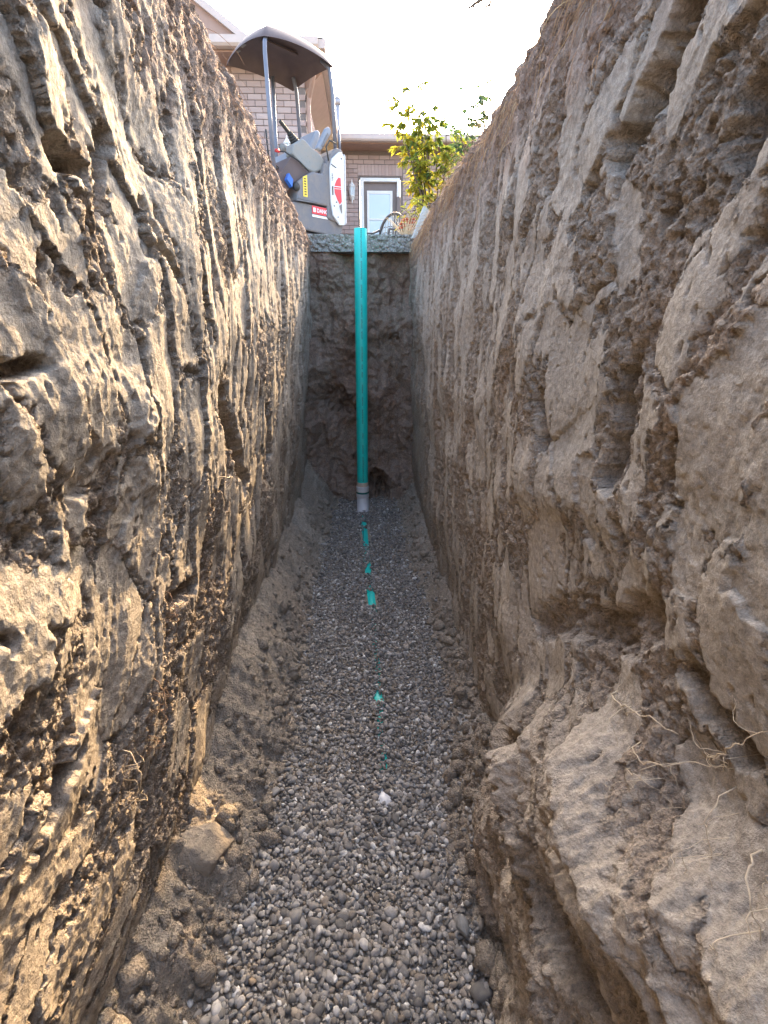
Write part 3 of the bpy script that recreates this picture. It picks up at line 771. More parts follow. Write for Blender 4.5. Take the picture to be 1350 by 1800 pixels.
# ------------------------------------------------------------------ house
t = NT('pink_brick'); oi = t.n('ShaderNodeObjectInfo'); n1 = t.noise(9, 4, .6); n2 = t.noise(70, 3, .6)
c = t.mix(oi.outputs['Random'], (.38, .275, .245), (.49, .38, .345)); c = t.mix(t.ramp(n1, .4, .7, 0, .5), c, (.37, .28, .255))
M['brick'] = t.out(c, .9, t.bump(n2, .4, .004))
M['mortar'] = simple('mortar', (.20, .165, .15), .95, .1, 30, .3)
M['trim_white'] = simple('white_trim', (.76, .75, .73), .45, .05)
M['fascia'] = simple('beige_gutter', (.52, .42, .37), .5, .06)
M['soffit'] = simple('brown_soffit', (.34, .215, .165), .6, .08)
M['shingle'] = simple('roof_shingle', (.20, .17, .15), .95, .3, 12, .5)
M['door_brown'] = simple('brown_door_paint', (.17, .125, .11), .45, .08)
M['glass'] = simple('pane_sky_tint', (.46, .54, .62), .06, .02, Specular_IOR_Level=.8)  # opaque: blue sky reflection and pale blind painted into the colour
M['black'] = simple('black_rubber', (.03, .03, .03), .7)
house = empty('brick_house', (0, 12.5, 0)); tag(house, 'pink brick bungalow with white door frame, low eaves and a projecting wing', 'house')
def part(mb, name, mat, parent=house, smooth=False, bevel=0, o=(0, 12.5, 0)):
    mb.v = [(x - o[0], y - o[1], z - o[2]) for x, y, z in mb.v]
    return mb.build(name, M[mat], parent, smooth, bevel)
FY, LY, CX = 12.5, 9.5, -.93                                  # far wall, wing front wall, wing corner
EA, EL = 2.92, 3.10                                           # eave heights
part(MB().box(CX, -.12, FY + .012, FY + .25, 0, EA - .02).box(.78, 7, FY + .012, FY + .25, 0, EA - .02).box(-.12, .78, FY + .012, FY + .25, 2.42, EA - .02), 'back_wall', 'mortar')
part(MB().box(-7, CX, LY + .012, LY + .25, 0, EL - .02).box(CX - .25, CX - .012, LY + .25, FY + .25, 0, EL - .02), 'wing_wall', 'mortar')
BL, BH = .225, .083; J = .010
bm_ = MB().box(-BL / 2 + J / 2, BL / 2 - J / 2, 0, .09, -BH / 2 + J / 2, BH / 2 - J / 2, .004); bo = bm_.build('brick', M['brick']); BRICK = bo.data; bpy.data.objects.remove(bo)
bs_ = MB().box(-.036, .036, 0, .09, -.10, .10, .004); bo = bs_.build('brick', M['brick']); SOLD = bo.data; bpy.data.objects.remove(bo)
rest = MB()
def brick(x, y, z, rz=0, vis=True, mesh=None, sx=1):
    if vis:
        o = bpy.data.objects.new('brick', mesh or BRICK); link(o, house); o.location = (x, y - 12.5, z); o.rotation_euler = (0, 0, rz); o.scale = (sx, 1, 1)
    else:
        l = BL / 2 * sx - J / 2; h = BH / 2 - J / 2
        if rz == 0: rest.box(x - l, x + l, y, y + .09, z - h, z + h)
        else: rest.box(x - .09, x, y - l, y + l, z - h, z + h)
nb = 0
row = 0
z = BH / 2
while z < EL - .03:
    off = (BL / 2 if row % 2 else 0)
    if z < EA - .06:                                          # back wall
        x = CX + BL / 2 + off
        while x < 6.9:
            lo, hi = x - BL / 2, x + BL / 2
            if not (hi > -.16 and lo < .82 and z < 2.66):
                vis = (-.55 < x < 1.75) and 1.62 < z
                brick(x, FY, z, 0, vis); nb += vis
            else:
                if lo < -.16 and -.16 - lo > .05: brick((lo - .16) / 2, FY, z, 0, -.55 < x and 1.62 < z, None, (-.16 - lo) / BL)
                if hi > .82 and hi - .82 > .05: brick((hi + .82) / 2, FY, z, 0, 1.62 < z, None, (hi - .82) / BL)
            x += BL
    x = CX - BL / 2 - off                                     # wing front
    while x > -6.5:
        vis = x > -1.95 and 1.7 < z < 3.12
        brick(x, LY, z, 0, vis); nb += vis
        x -= BL
    y = LY + BL / 2 + off                                     # wing side, seen edge on
    while y < FY:
        brick(CX, y, z, 1, False); y += BL
    z += BH; row += 1
x = -.125
while x < .80:
    brick(x, FY - .006, 2.545, 0, True, SOLD); x += .0745
part(rest, 'brickwork', 'brick')['kind'] = 'stuff'
# eaves and roofs
g = MB().prism([(0, 0), (.11, 0), (.13, .03), (.13, .12), (.115, .125), (0, .125)], lambda u, z, w: (w, FY - .42 - u, EA - .005 + z), -.55, 7)
part(g, 'gutter', 'fascia')
part(MB().box(-.56, 7, FY - .42, FY + .1, EA - .025, EA - .004), 'soffit', 'soffit')
rf = part(MB().prism([(-.53, EA + .11), (5.5, EA + 1.75), (5.5, EA + 1.65), (-.53, EA + .06)], lambda u, z, w: (w, FY + u, z), -.5, 7), 'roof', 'shingle')
fl = MB().tube([(-.60, 13.5, 3.0), (-.60, 13.5, 4.08)], .052, 16).tube([(-.60, 13.5, 4.06), (-.60, 13.5, 4.14)], .082, 16).tube([(-.60, 13.5, 4.14), (-.60, 13.5, 4.19)], .070, 16).tube([(-.60, 13.5, 3.2), (-.60, 13.5, 3.26)], .10, 16)
M['flue'] = simple('galvanised_flue', (.30, .30, .32), .5)
part(fl, 'vent_flue', 'flue', rf, True)
rv = part(MB().box(.1, .62, 13.3, 13.7, 3.1, 3.30), 'roof_vent', 'shingle', rf)
part(MB().box(-7, -.66, LY - .42, LY + .1, EL - .03, EL - .004).box(CX - .1, -.66, LY + .1, FY - .3, EL - .03, EL - .004), 'wing_soffit', 'soffit')
part(MB().prism([(0, 0), (.10, 0), (.125, .03), (.125, .12), (0, .125)], lambda u, z, w: (w, LY - .42 - u, EL + z), -7, -.66).prism([(0, 0), (.09, 0), (.11, .03), (.11, .12), (0, .125)], lambda u, z, w: (-.66 + u, w, EL + z), LY - .5, FY - .3), 'wing_gutter', 'fascia')
rw = MB(); zr = EL + .125; pk = 1.25
rw.v = [(-7, LY - .5, zr), (-.60, LY - .5, zr), (-.60, FY + 3, zr), (-7, FY + 3, zr), (-3.9, LY + 2.8, zr + pk), (-3.9, FY + 3, zr + pk), (-7, LY - .5, zr - .02), (-.60, LY - .5, zr - .02), (-.60, FY + 3, zr - .02), (-7, FY + 3, zr - .02)]
rw.f = [[0, 1, 4], [1, 2, 5, 4], [0, 4, 5, 3], [2, 3, 5], [6, 9, 8, 7], [0, 6, 7, 1], [1, 7, 8, 2]]
part(rw, 'wing_roof', 'shingle')
part(MB().tube([(-.70, LY - .36, EL + .02), (-.72, LY - .33, EL - .12), (-.86, LY - .06, EL - .42), (-.88, LY - .045, EL - .52), (-.88, LY - .045, .1)], .036, 10), 'downspout', 'soffit')
part(MB().prism([(0, EL - .28), (.27, EL - .05), (.27, EL - .03), (0, EL - .03)], lambda u, z, w: (CX + u, w, z), LY + .1, FY - .2), 'eave_return', 'soffit')
part(MB().prism([(-1.70, EL + .10), (-4.1, EL + 1.72), (-6.5, EL + .10)], lambda u, z, w: (u, w, z), LY - .40, LY - .30), 'gable', 'soffit')
part(MB().prism([(-1.60, EL + .10), (-4.1, EL + 1.79), (-6.6, EL + .10), (-6.45, EL + .10), (-4.1, EL + 1.68), (-1.76, EL + .10)], lambda u, z, w: (u, w, z), LY - .47, LY + 2.2), 'gable_rake', 'fascia')
# back door
df = part(MB().box(-.11, -.035, FY - .03, FY + .12, .3, 2.40).box(.69, .755, FY - .03, FY + .12, 2.05, 2.40).box(-.035, .69, FY - .03, FY + .12, 2.33, 2.40), 'door_frame', 'trim_white', bevel=.004)
part(MB().box(.69, .765, FY - .034, FY + .1, .3, 2.047), 'side_panel', 'door_brown')
door = part(MB().box(-.035, .69, FY + .05, FY + .10, .3, 2.33), 'door', 'door_brown')
part(MB().box(.035, .595, FY + .02, FY + .048, 2.11, 2.17).box(.035, .085, FY + .02, FY + .048, .45, 2.11).box(.545, .595, FY + .02, FY + .048, .45, 2.11).box(.085, .545, FY + .02, FY + .048, .45, .55).box(.085, .545, FY + .018, FY + .046, 1.605, 1.64), 'window_frame', 'trim_white', door, bevel=.003)
part(MB().box(.085, .545, FY + .034, FY + .040, 1.64, 2.11), 'pane', 'glass', door); part(MB().box(.085, .545, FY + .034, FY + .040, .55, 1.605), 'pane', 'glass', door)
part(MB().box(.56, .60, FY - .01, FY + .02, 1.25, 1.37), 'handle', 'trim_white', door)
part(MB().box(-.3, .95, FY - .9, FY, 0, .16).box(-.2, .85, FY - .5, FY, .16, .30), 'door_step', 'concrete') if False else part(MB().box(-.3, .95, FY - .9, FY - .01, .0, .16).box(-.2, .85, FY - .5, FY - .01, .161, .30), 'door_step', 'mortar')
def lantern(x, y, z, label, s=1.0):
    e = empty('wall_lantern', (x, y, z)); tag(e, label, 'lamp', 'white wall lanterns on the house')
    MB().box(-.045 * s, .045 * s, .075, .099, -.14 * s, .12 * s, .008).tube([(0, .08, -.09 * s), (0, .03, -.15 * s), (0, -.02, -.12 * s)], .010 * s, 8).build('bracket', M['trim_white'], e)
    MB().lathe([(0, -.225 * s), (.012 * s, -.21 * s), (.014 * s, -.15 * s), (.05 * s, -.10 * s), (.058 * s, -.085 * s), (.058 * s, -.075 * s), (.045 * s, -.072 * s)], n=6).build('base', M['trim_white'], e)
    MB().lathe([(.062 * s, .085 * s), (.078 * s, .09 * s), (.05 * s, .135 * s), (.03 * s, .15 * s), (.03 * s, .165 * s), (.012 * s, .18 * s), (.010 * s, .21 * s), (0, .23 * s)], n=6).build('cap', M['trim_white'], e)
    MB().lathe([(.046 * s, -.073 * s), (.060 * s, .088 * s)], n=6).build('pane', M['glass'], e)
    for k in range(6):
        a = math.pi * k / 3
        MB().tube([(.048 * s * math.cos(a), .048 * s * math.sin(a), -.075 * s), (.063 * s * math.cos(a), .063 * s * math.sin(a), .09 * s)], .006 * s, 5).build('glazing_bar', M['trim_white'], e)
lantern(-.29, FY - .10, 2.12, 'white lantern on the brick wall left of the back door')
lantern(-1.24, LY - .10, 1.97, 'white lantern on the wing wall behind the excavator joystick', .9)

# ------------------------------------------------------------------ mini excavator
def dusty(name, col, rough=.5, amt=.45):
    t = NT(name); n1 = t.noise(7, 5, .65); n2 = t.noise(45, 4, .7)
    c = t.mix(t.ramp(n1, .42, .72, 0, amt), col, (.33, .27, .21)); c = t.mix(t.ramp(n2, .60, .68, 0, .5), c, tuple(x * .55 for x in col))
    return t.out(c, t.ramp(n1, .4, .7, rough, .85), t.bump(n2, .12, .003))
M['exc_grey'] = dusty('excavator_grey', (.135, .135, .15))
M['exc_light'] = dusty('excavator_console', (.21, .215, .21), .55)
M['exc_white'] = dusty('excavator_white', (.66, .67, .68), .4, .3)
M['exc_red'] = simple('decal_red', (.62, .035, .045), .4, .04)
M['exc_yellow'] = simple('decal_yellow', (.78, .56, .06), .5, .04)
M['exc_roof'] = simple('canopy_underside', (.085, .058, .055), .6, .15, 6)
M['exc_post'] = simple('post_steel', (.14, .15, .19), .35, .06)
M['seat'] = simple('seat_vinyl', (.22, .235, .27), .5, .06)
M['blue'] = simple('blue_paint', (.03, .12, .42), .4)
M['decal_white'] = simple('decal_white', (.8, .8, .8), .5, .02)
EN = Vector((-1.10, 6.86, .026)); EU = Vector((.743, .669, 0)); EW = Vector((-.669, .743, 0))
exc = empty('mini_excavator', EN); tag(exc, 'grey and white mini excavator with canopy parked beside the trench', 'excavator')
def E3(u, z, w=0): return EU * u + EW * w + Vector((0, 0, z))
def eprism(name, poly, w0, w1, mat, parent=exc, bevel=.0, smooth=False): return MB().prism(poly, E3, w0, w1).build(name, M[mat], parent, smooth, bevel)
def etube(name, pts, r, mat, parent=exc, n=10): return MB().tube([E3(*p) for p in pts], r, n).build(name, M[mat], parent, True)
# tracks and undercarriage
def track(w0, w1):
    poly = []
    for k in range(13): a = R(90 + 180 * k / 12); poly.append((-.08 + .19 * math.cos(a), .20 + .19 * math.sin(a)))
    for k in range(13): a = R(-90 + 180 * k / 12); poly.append((.98 + .19 * math.cos(a), .20 + .19 * math.sin(a)))
    tr = eprism('track', poly, w0, w1, 'black', bevel=.01)
    for k in range(5): MB().tube([E3(-.05 + .25 * k, .17, w0 - .012), E3(-.05 + .25 * k, .17, w0 + .02)], .10, 14).build('roller', M['exc_grey'], tr)
track(-.02, .21); track(.71, .94)
eprism('undercarriage', [(.1, .12), (.85, .12), (.85, .36), (.1, .36)], .22, .70, 'exc_grey')
# upper body
eprism('hull', [(.16, .44), (.9, .40), (1.06, .44), (1.09, .54), (1.09, .66), (.86, .725), (.36, .728), (.20, .70)], .02, .90, 'exc_grey', bevel=.02)
eprism('side_cover', [(.34, .74), (.87, .735), (.90, 1.2), (.79, 1.22), (.75, 1.09), (.60, 1.085), (.50, 1.03), (.37, .94)], .0, .88, 'exc_grey', bevel=.02)
eprism('cover_lip', [(.33, .728), (.60, .74), (.60, .748), (.33, .742)], -.012, .02, 'exc_grey')
rear = eprism('rear_post_cover', [(.80, .60), (1.06, .55), (1.10, .62), (1.11, 1.36), (1.07, 1.42), (.99, 1.42), (.88, 1.33), (.80, 1.19), (.82, .9)], -.004, .88, 'exc_grey', bevel=.02)
hood = eprism('white_hood', [(.99, .54), (1.075, .55), (1.085, .70), (1.085, 1.33), (1.05, 1.375), (1.01, 1.37), (.885, 1.27), (.855, 1.17), (.855, .80), (.885, .64)], -.030, .0, 'exc_white', bevel=.008)
hd2 = eprism('hood_back', [(1.097, .56), (1.118, .58), (1.122, 1.34), (1.105, 1.37)], -.02, .80, 'exc_white', bevel=.006)
wv = lambda pts: pts
dr = eprism('red_emblem', [(.985, 1.085), (1.02, 1.08), (1.03, .815), (.995, .78), (.955, .83), (.915, .90), (.91, .97), (.945, 1.04)], -.0335, -.0302, 'exc_red', hood)
for za, zb in ((.968, .975), (.945, .949)): eprism('emblem_line', [(.908, za), (1.032, za + .012), (1.032, zb + .012), (.908, zb)], -.0345, -.0336, 'decal_white', hood)
eprism('emblem_tail', [(.985, .765), (1.03, .79), (1.03, .69), (1.02, .68)], -.0335, -.0302, 'exc_grey', hood)
eprism('handle_slot', [(.875, .87), (.893, .87), (.893, .97), (.875, .97)], -.033, -.0302, 'black', hood, .004)
for u_, z_ in ((1.04, 1.30), (.94, .80), (.96, .63), (.90, .75)): etube('bolt', [(u_, z_, -.036), (u_, z_, -.03)], .008, 'black', hood, 8)
eprism('print_block', [(.872, 1.03), (.90, 1.03), (.90, 1.035), (.872, 1.035)], -.032, -.0302, 'exc_grey', hood)
for k in range(4): eprism('print_block', [(.872, 1.045 + .018 * k), (.90, 1.045 + .018 * k), (.90, 1.055 + .018 * k), (.872, 1.055 + .018 * k)], -.032, -.0302, 'exc_grey', hood)
eprism('hood_catch', [(.87, 1.205), (.95, 1.18), (.95, 1.187), (.87, 1.213)], -.036, -.030, 'black', hood)
yl = eprism('yellow_label', [(.435, .79), (.50, .79), (.505, 1.03), (.44, 1.0)], -.004, -.001, 'exc_yellow')
for k in range(7): eprism('label_print', [(.452, .81 + .028 * k), (.484, .81 + .028 * k), (.484, .822 + .028 * k), (.456, .822 + .028 * k)], -.006, -.0045, 'black', yl)
dl = eprism('danger_label', [(.575, .625), (.825, .625), (.825, .715), (.575, .715)], .0145, .019, 'exc_red')
eprism('label_strip', [(.575, .590), (.825, .590), (.825, .615), (.575, .615)], .0145, .019, 'decal_white', dl)
fc = bpy.data.curves.new('danger_text', 'FONT'); fc.body = 'DANGER'; fc.size = .062; fc.extrude = .001; fc.offset = .001
fo = bpy.data.objects.new('lettering', fc); link(fo); tm = bpy.data.meshes.new_from_object(fo); bpy.data.objects.remove(fo)
tm.materials.clear(); tm.materials.append(M['decal_white']); fo = link(bpy.data.objects.new('lettering', tm), dl)
mt = Matrix((( EU.x, 0, -EW.x, 0), (EU.y, 0, -EW.y, 0), (0, 1, 0, 0), (0, 0, 0, 1))); fo.matrix_basis = Matrix.Translation(E3(.645, .648, .0128)) @ mt
eprism('label_symbol', [(.592, .645), (.628, .645), (.628, .695), (.592, .695)], .0125, .0142, 'decal_white', dl)
etube('side_light', [(.345, .88, -.004), (.345, .88, .02)], .045, 'black', n=16)
# console, levers, seat, floor
eprism('floor_plate', [(-.02, .86), (.18, 1.02), (.34, 1.21), (.74, 1.11), (.60, 1.07), (.34, .93), (.22, .80)], .06, .84, 'exc_roof')
cons = eprism('console', [(.335, 1.23), (.35, 1.33), (.50, 1.425), (.55, 1.41), (.62, 1.365), (.76, 1.315), (.83, 1.26), (.80, 1.15), (.66, 1.09), (.50, 1.115)], .05, .20, 'exc_light', bevel=.018)
bt = MB()
for k in range(5):
    q = k / 4; c0 = Vector((.435 - .07 * q, 1.385 + .075 * q)); r0 = .062 - .026 * q
    bt.tube([E3(c0.x + .008, c0.y - .008, .125), E3(c0.x - .006, c0.y + .007, .125)], [r0, r0 * .82], 14)
bt.build('boot', M['black'], cons, True)
etube('joystick', [(.37, 1.45, .125), (.33, 1.485, .125), (.25, 1.545, .125), (.235, 1.555, .125)], [.012, .020, .024, .016] if False else .021, 'black', cons)
eprism('seat_back', [(.70, 1.36), (.78, 1.34), (.93, 1.54), (.955, 1.62), (.915, 1.665), (.86, 1.63)], .26, .62, 'seat', bevel=.03)
eprism('seat_cushion', [(.40, 1.22), (.74, 1.24), (.78, 1.34), (.44, 1.33)], .26, .62, 'seat', bevel=.02)
eprism('armrest', [(.70, 1.36), (.78, 1.345), (.945, 1.56), (.955, 1.61), (.915, 1.645), (.87, 1.61)], .04, .12, 'seat', bevel=.025)
eprism('armrest_bolster', [(.78, 1.40), (.80, 1.39), (.90, 1.54), (.88, 1.555)], .028, .05, 'exc_grey')
etube('control_lever', [(.12, 1.21, .05), (.22, 1.225, .04), (.42, 1.165, .03), (.56, 1.085, .03)], .009, 'black')
etube('lever_knob', [(.10, 1.215, .05), (.15, 1.218, .05)], .019, 'exc_red')
etube('travel_lever', [(.20, 1.0, .35), (.16, 1.5, .32)], .012, 'black')
eprism('blue_cover', [(.20, .93), (.27, .86), (.29, .94), (.235, 1.0)], -.01, .05, 'blue')
etube('work_lamp', [(.62, 1.50, .70), (.69, 1.50, .70)], .045, 'exc_light')
for k_, (u_, w_) in enumerate(((.10, .10), (.13, .16), (.16, .13))):
    etube('hydraulic_hose', [(u_, .72, w_), (u_ - .10, .95 + .03 * k_, w_ + .05), (u_ - .05, 1.12 + .02 * k_, w_ + .1), (u_ + .16, 1.08, w_ + .12), (u_ + .30, .98, w_ + .12)], .012, 'black')
etube('grab_rail', [(.84, 1.24, -.02), (.80, 1.38, -.03), (.86, 1.46, -.03), (.97, 1.45, -.02)], .009, 'black')
# canopy
CW, CD = 1.03, .93
cz = 2.365
posts = [[(.045, 1.0, .02), (.03, 1.6, .02), (.03, 2.12, .03), (.05, 2.22, .05), (.12, 2.33, .12)], [(1.02, 1.40, .06), (1.0, 2.0, .06), (.97, 2.24, .07), (.90, 2.33, .14)], [(.58, .95, .78), (.60, 1.6, .79), (.62, 2.28, .80)], [(1.02, 1.40, .80), (.98, 2.22, .80), (.90, 2.33, .74)]]
for p in posts: etube('post', p, .024, 'exc_post', exc, 12)
etube('post_sleeve', [(1.065, 1.38, .02), (1.055, 1.62, .02)], .016, 'exc_post')
cv = MB(); N1 = 15
def cy(u, w, top):
    a = abs(u / CW - .5) * 2; b = abs(w / CD - .5) * 2
    drop = .12 * max(a, b) ** 6 + .08 * (a * a + b * b) * .6
    return (cz + (.13 if top else .105)) - drop
for top in (False, True):
    b0 = len(cv.v)
    for i in range(N1):
        for j in range(N1):
            u = i / (N1 - 1) * 2 - 1; w = j / (N1 - 1) * 2 - 1
            # rounded corners
            k = (1 - .5 * (u * u) * (w * w) * .12)
            uu = (u * k * .5 + .5) * CW; ww = (w * k * .5 + .5) * CD
            g_ = .985 if top else 1.0
            uu = (uu - CW / 2) * g_ + CW / 2; ww = (ww - CD / 2) * g_ + CD / 2
            cv.v.append(tuple(E3(uu, cy((u * .5 + .5) * CW, (w * .5 + .5) * CD, top), ww)))
    for i in range(N1 - 1):
        for j in range(N1 - 1):
            q = b0 + i * N1 + j; cv.f.append([q, q + 1, q + N1 + 1, q + N1])
ring = [i * N1 for i in range(N1)] + [(N1 - 1) * N1 + j for j in range(1, N1)] + [i * N1 + N1 - 1 for i in range(N1 - 2, -1, -1)] + [j for j in range(N1 - 2, 0, -1)]
for a_, b_ in zip(ring, ring[1:] + ring[:1]): cv.f.append([a_, b_, b_ + N1 * N1, a_ + N1 * N1])
can = cv.build('canopy', M['exc_roof'], exc, True); mod = can.modifiers.new('edge', 'EDGE_SPLIT'); mod.split_angle = R(50)
eprism('canopy_rib', [(.28, cz + .06), (.76, cz + .06), (.76, cz + .075), (.28, cz + .075)], .42, .48, 'exc_roof', can)
for u_, w_, l_ in ((.12, .14, .06), (.14, .36, .09), (.12, .60, .09), (.12, .74, .06)):
    zt = min(cy(u_, w_, False), cy(u_, w_ + l_, False), cy(u_ + .03, w_, False)) - .012
    eprism('reflective_tag', [(u_, zt), (u_ + .03, zt), (u_ + .03, zt + .004), (u_, zt + .004)], w_, w_ + l_, 'exc_light', can)
# boom, folded beyond the machine on its far left side
eprism('boom', [(.12, .75), (.18, .9), (-.62, 1.72), (-1.0, 1.62), (-1.05, 1.5), (-.62, 1.52)], .50, .62, 'exc_grey', bevel=.01)
eprism('dipper', [(-1.02, 1.62), (-.92, 1.6), (-1.12, .75), (-1.2, .75)], .51, .61, 'exc_grey', bevel=.01)
eprism('bucket', [(-1.2, .78), (-1.08, .75), (-.92, .55), (-.95, .30), (-1.15, .2), (-1.0, .38), (-1.08, .6)], .36, .76, 'exc_grey', bevel=.01)
eprism('blade', [(1.28, .06), (1.32, .06), (1.34, .36), (1.30, .36)], .0, .9, 'exc_grey'); eprism('blade_arm', [(.8, .2), (1.3, .15), (1.3, .22), (.8, .27)], .42, .50, 'exc_grey')

# ------------------------------------------------------------------ plants
t = NT('autumn_leaf'); tn = t.attr('tone')
cr = t.n('ShaderNodeValToRGB'); t.l(tn, cr.inputs[0]); el = cr.color_ramp.elements
el[0].color = (.045, .095, .05, 1); el[1].color = (.60, .30, .03, 1)
for p, c in ((.35, (.10, .17, .04, 1)), (.6, (.24, .27, .03, 1)), (.82, (.45, .40, .04, 1))): e = el.new(p); e.color = c
tr = t.n('ShaderNodeBsdfTranslucent'); t.l(cr.outputs[0], tr.inputs[0]); t.l(cr.outputs[0], t.b.inputs['Base Color']); t.b.inputs['Roughness'].default_value = .55
mx = t.n('ShaderNodeMixShader'); mx.inputs[0].default_value = .5; t.l(t.b.outputs[0], mx.inputs[1]); t.l(tr.outputs[0], mx.inputs[2])
t.l(mx.outputs[0], t.t.nodes['Material Output'].inputs[0]); M['leaf'] = t.m
M['bark'] = simple('shrub_bark', (.11, .08, .06), .9, .25, 30)
def leaf_mesh(acc, p, d, L, W, tone, r):
    d = d.normalized(); side = d.cross(Vector((r.uniform(-1, 1), r.uniform(-1, 1), r.uniform(.2, 1)))).normalized(); nrm = side.cross(d)
    b = len(acc[0]); curl = r.uniform(.05, .25)
    prof = ((0, .12), (.25, .8), (.55, 1), (.8, .6), (1, .02))
    for q, w in prof:
        c = p + d * L * q - Vector((0, 0, 1)) * (L * curl * q * q)
        acc[0] += [tuple(c - side * W * w * .5 + nrm * W * .12 * w), tuple(c), tuple(c + side * W * w * .5 + nrm * W * .12 * w)]; acc[2] += [tone] * 3
    for k in range(4):
        for q in (0, 1):
            i = b + k * 3 + q; acc[1].append([i, i + 1, i + 4, i + 3])
def shrub(name, base, label, tips, seed, nleaf, L, W, tones, cat='shrub', droop=.25, rad=.012, spread=.10):
    r = random.Random(seed); e = empty(name, base); tag(e, label, cat)
    stems = MB(); acc = [[], [], []]; nodes = []
    for tip, tone in tips:
        tip = Vector(tip) - Vector(base); mid = tip * .5 + Vector((r.uniform(-.08, .08), r.uniform(-.08, .08), tip.z * .12))
        P = []
        for k in range(11):
            q = k / 10; p = mid * (2 * q * (1 - q)) + tip * (q * q); P.append(p + Vector((r.uniform(-.012, .012), r.uniform(-.012, .012), 0)) * (k > 0))
        stems.tube(P, [rad * (1 - .8 * k / 10) + .0012 for k in range(11)], 6)
        for k in range(4, 11):
            for _ in range(2 if k > 5 else 1):
                a = r.uniform(0, 6.28); Lb = r.uniform(.10, .30) * (1.2 - k / 16)
                dirv = Vector((math.cos(a), math.sin(a), r.uniform(-.1, .8))).normalized()
                S = [P[k] + dirv * (Lb * j / 4) - Vector((0, 0, droop * Lb * (j / 4) ** 2)) for j in range(5)]
                stems.tube(S, [.0035, .003, .0024, .0018, .001], 4, False)
                nodes.append((S, tone))
    for _ in range(nleaf):
        S, tone = r.choice(nodes); j = r.uniform(.8, 4); i = int(j); p = S[min(i, 3)].lerp(S[min(i + 1, 4)], j - i) if i < 4 else S[4]
        d = (S[min(i + 1, 4)] - S[max(0, min(i, 3))]).normalized() + Vector((r.uniform(-.9, .9), r.uniform(-.9, .9), r.uniform(-1.1, .25)))
        leaf_mesh(acc, p, d, L * r.uniform(.6, 1.2), W * r.uniform(.7, 1.2), min(1, max(0, r.gauss(tone, tones))), r)
    stems.build('stems', M['bark'], e, True); mk('foliage', acc[0], acc[1], M['leaf'], e, True, {'tone': acc[2]})
    return e
shrub('autumn_shrub', (.80, 6.3, .0), 'leafy shrub turning yellow growing on the right bank by the house',
      [((.38, 6.2, 1.22), .68), ((.42, 6.3, 1.46), .6), ((.88, 6.3, 1.30), .5), ((.44, 6.25, 1.36), .66), ((.52, 6.3, 1.58), .5), ((.62, 6.2, 1.30), .62), ((.45, 6.3, 1.10), .72), ((.55, 6.35, .95), .74), ((.62, 6.4, .82), .7), ((.75, 6.3, 1.25), .5), ((.68, 6.35, 1.42), .45), ((.85, 6.3, 1.02), .66), ((1.0, 6.2, 1.10), .6), ((.60, 6.3, 1.15), .62)], 41, 3000, .078, .022, .12)
shrub('leafy_sapling', (1.25, 5.9, .0), 'blue green sapling behind the yellow shrub at the bank edge',
      [((1.05, 5.9, 1.40), .16), ((1.14, 5.95, 1.52), .14), ((1.0, 5.9, 1.15), .2), ((1.2, 6.0, 1.36), .18), ((.92, 5.9, 1.24), .15), ((1.02, 6.0, 1.0), .35)], 43, 700, .06, .022, .08)
shrub('yellow_sprig', (.60, 5.7, .0), 'small bright yellow green sprig low at the end of the right bank',
      [((.50, 5.7, .40), .72), ((.44, 5.65, .33), .74), ((.56, 5.7, .48), .7)], 45, 110, .06, .024, .06, 'plant', rad=.005)
def grass_tuft(name, base, label, n, h, seed, cols):
    r = random.Random(seed); e = empty(name, base); tag(e, label, 'plant'); m = MB()
    for _ in range(n):
        a = r.uniform(0, 6.28); L = h * r.uniform(.5, 1.1); o = r.uniform(.1, .8)
        P = [Vector((math.cos(a) * (.02 + o * L * q * q), math.sin(a) * (.02 + o * L * q * q), L * q * (1 - .25 * o * q))) for q in (0, .25, .5, .75, 1)]
        m.tube(P, [.0035, .0035, .003, .002, .0006], 4, False)
    m.build('blades', M[cols], e, True); return e
M['straw'] = simple('straw', (.58, .46, .30), .8, .2, 30)
M['petal'] = simple('rust_petal', (.42, .10, .05), .6, .25, 40)
tu = grass_tuft('dry_grass_tuft', (.40, 5.55, .02), 'straw coloured spiky tuft with rust red blooms by the slab end', 46, .34, 51, 'straw')
fl = MB(); r_ = random.Random(3)
for _ in range(12):
    c = Vector((r_.uniform(-.05, .10), r_.uniform(-.05, .05), r_.uniform(.14, .24)))
    for k in range(6):
        a = k * 1.047; q = c + Vector((math.cos(a), math.sin(a), .3)) * .022
        fl.tube([c, q], [.006, .011], 5)
fl.build('blooms', M['petal'], tu, True)

# bare branch of a tree standing back from the right rim, reaching over the trench
tree = empty('bare_tree', (3.6, 4.6, 0)); tag(tree, 'thin bare branch tip reaching into the white sky', 'tree')
MB().tube([(0, 0, 0), (.05, .0, 1.0), (-.05, .05, 2.1), (-.1, .0, 3.2)], [.10, .085, .065, .03], 10).build('trunk', M['bark'], tree, True)
b = MB(); b.tube([(-.05, .05, 2.0), (-.8, -.2, 2.1), (-1.6, -.6, 1.72), (-2.35, -.95, 1.26), (-2.80, -1.08, 1.00), (-2.93, -1.1, .935), (-3.02, -1.11, .88)], [.03, .026, .022, .018, .016, .012, .004], 6)
b.tube([(-2.88, -1.09, .96), (-2.90, -1.10, .90), (-2.935, -1.11, .885)], [.009, .007, .003], 5).tube([(-2.98, -1.105, .905), (-3.0, -1.11, .87), (-3.0, -1.115, .85)], [.007, .005, .0025], 5).tube([(-1.6, -.6, 1.72), (-1.9, -.4, 2.0), (-2.2, -.5, 2.2)], [.01, .006, .002], 5)
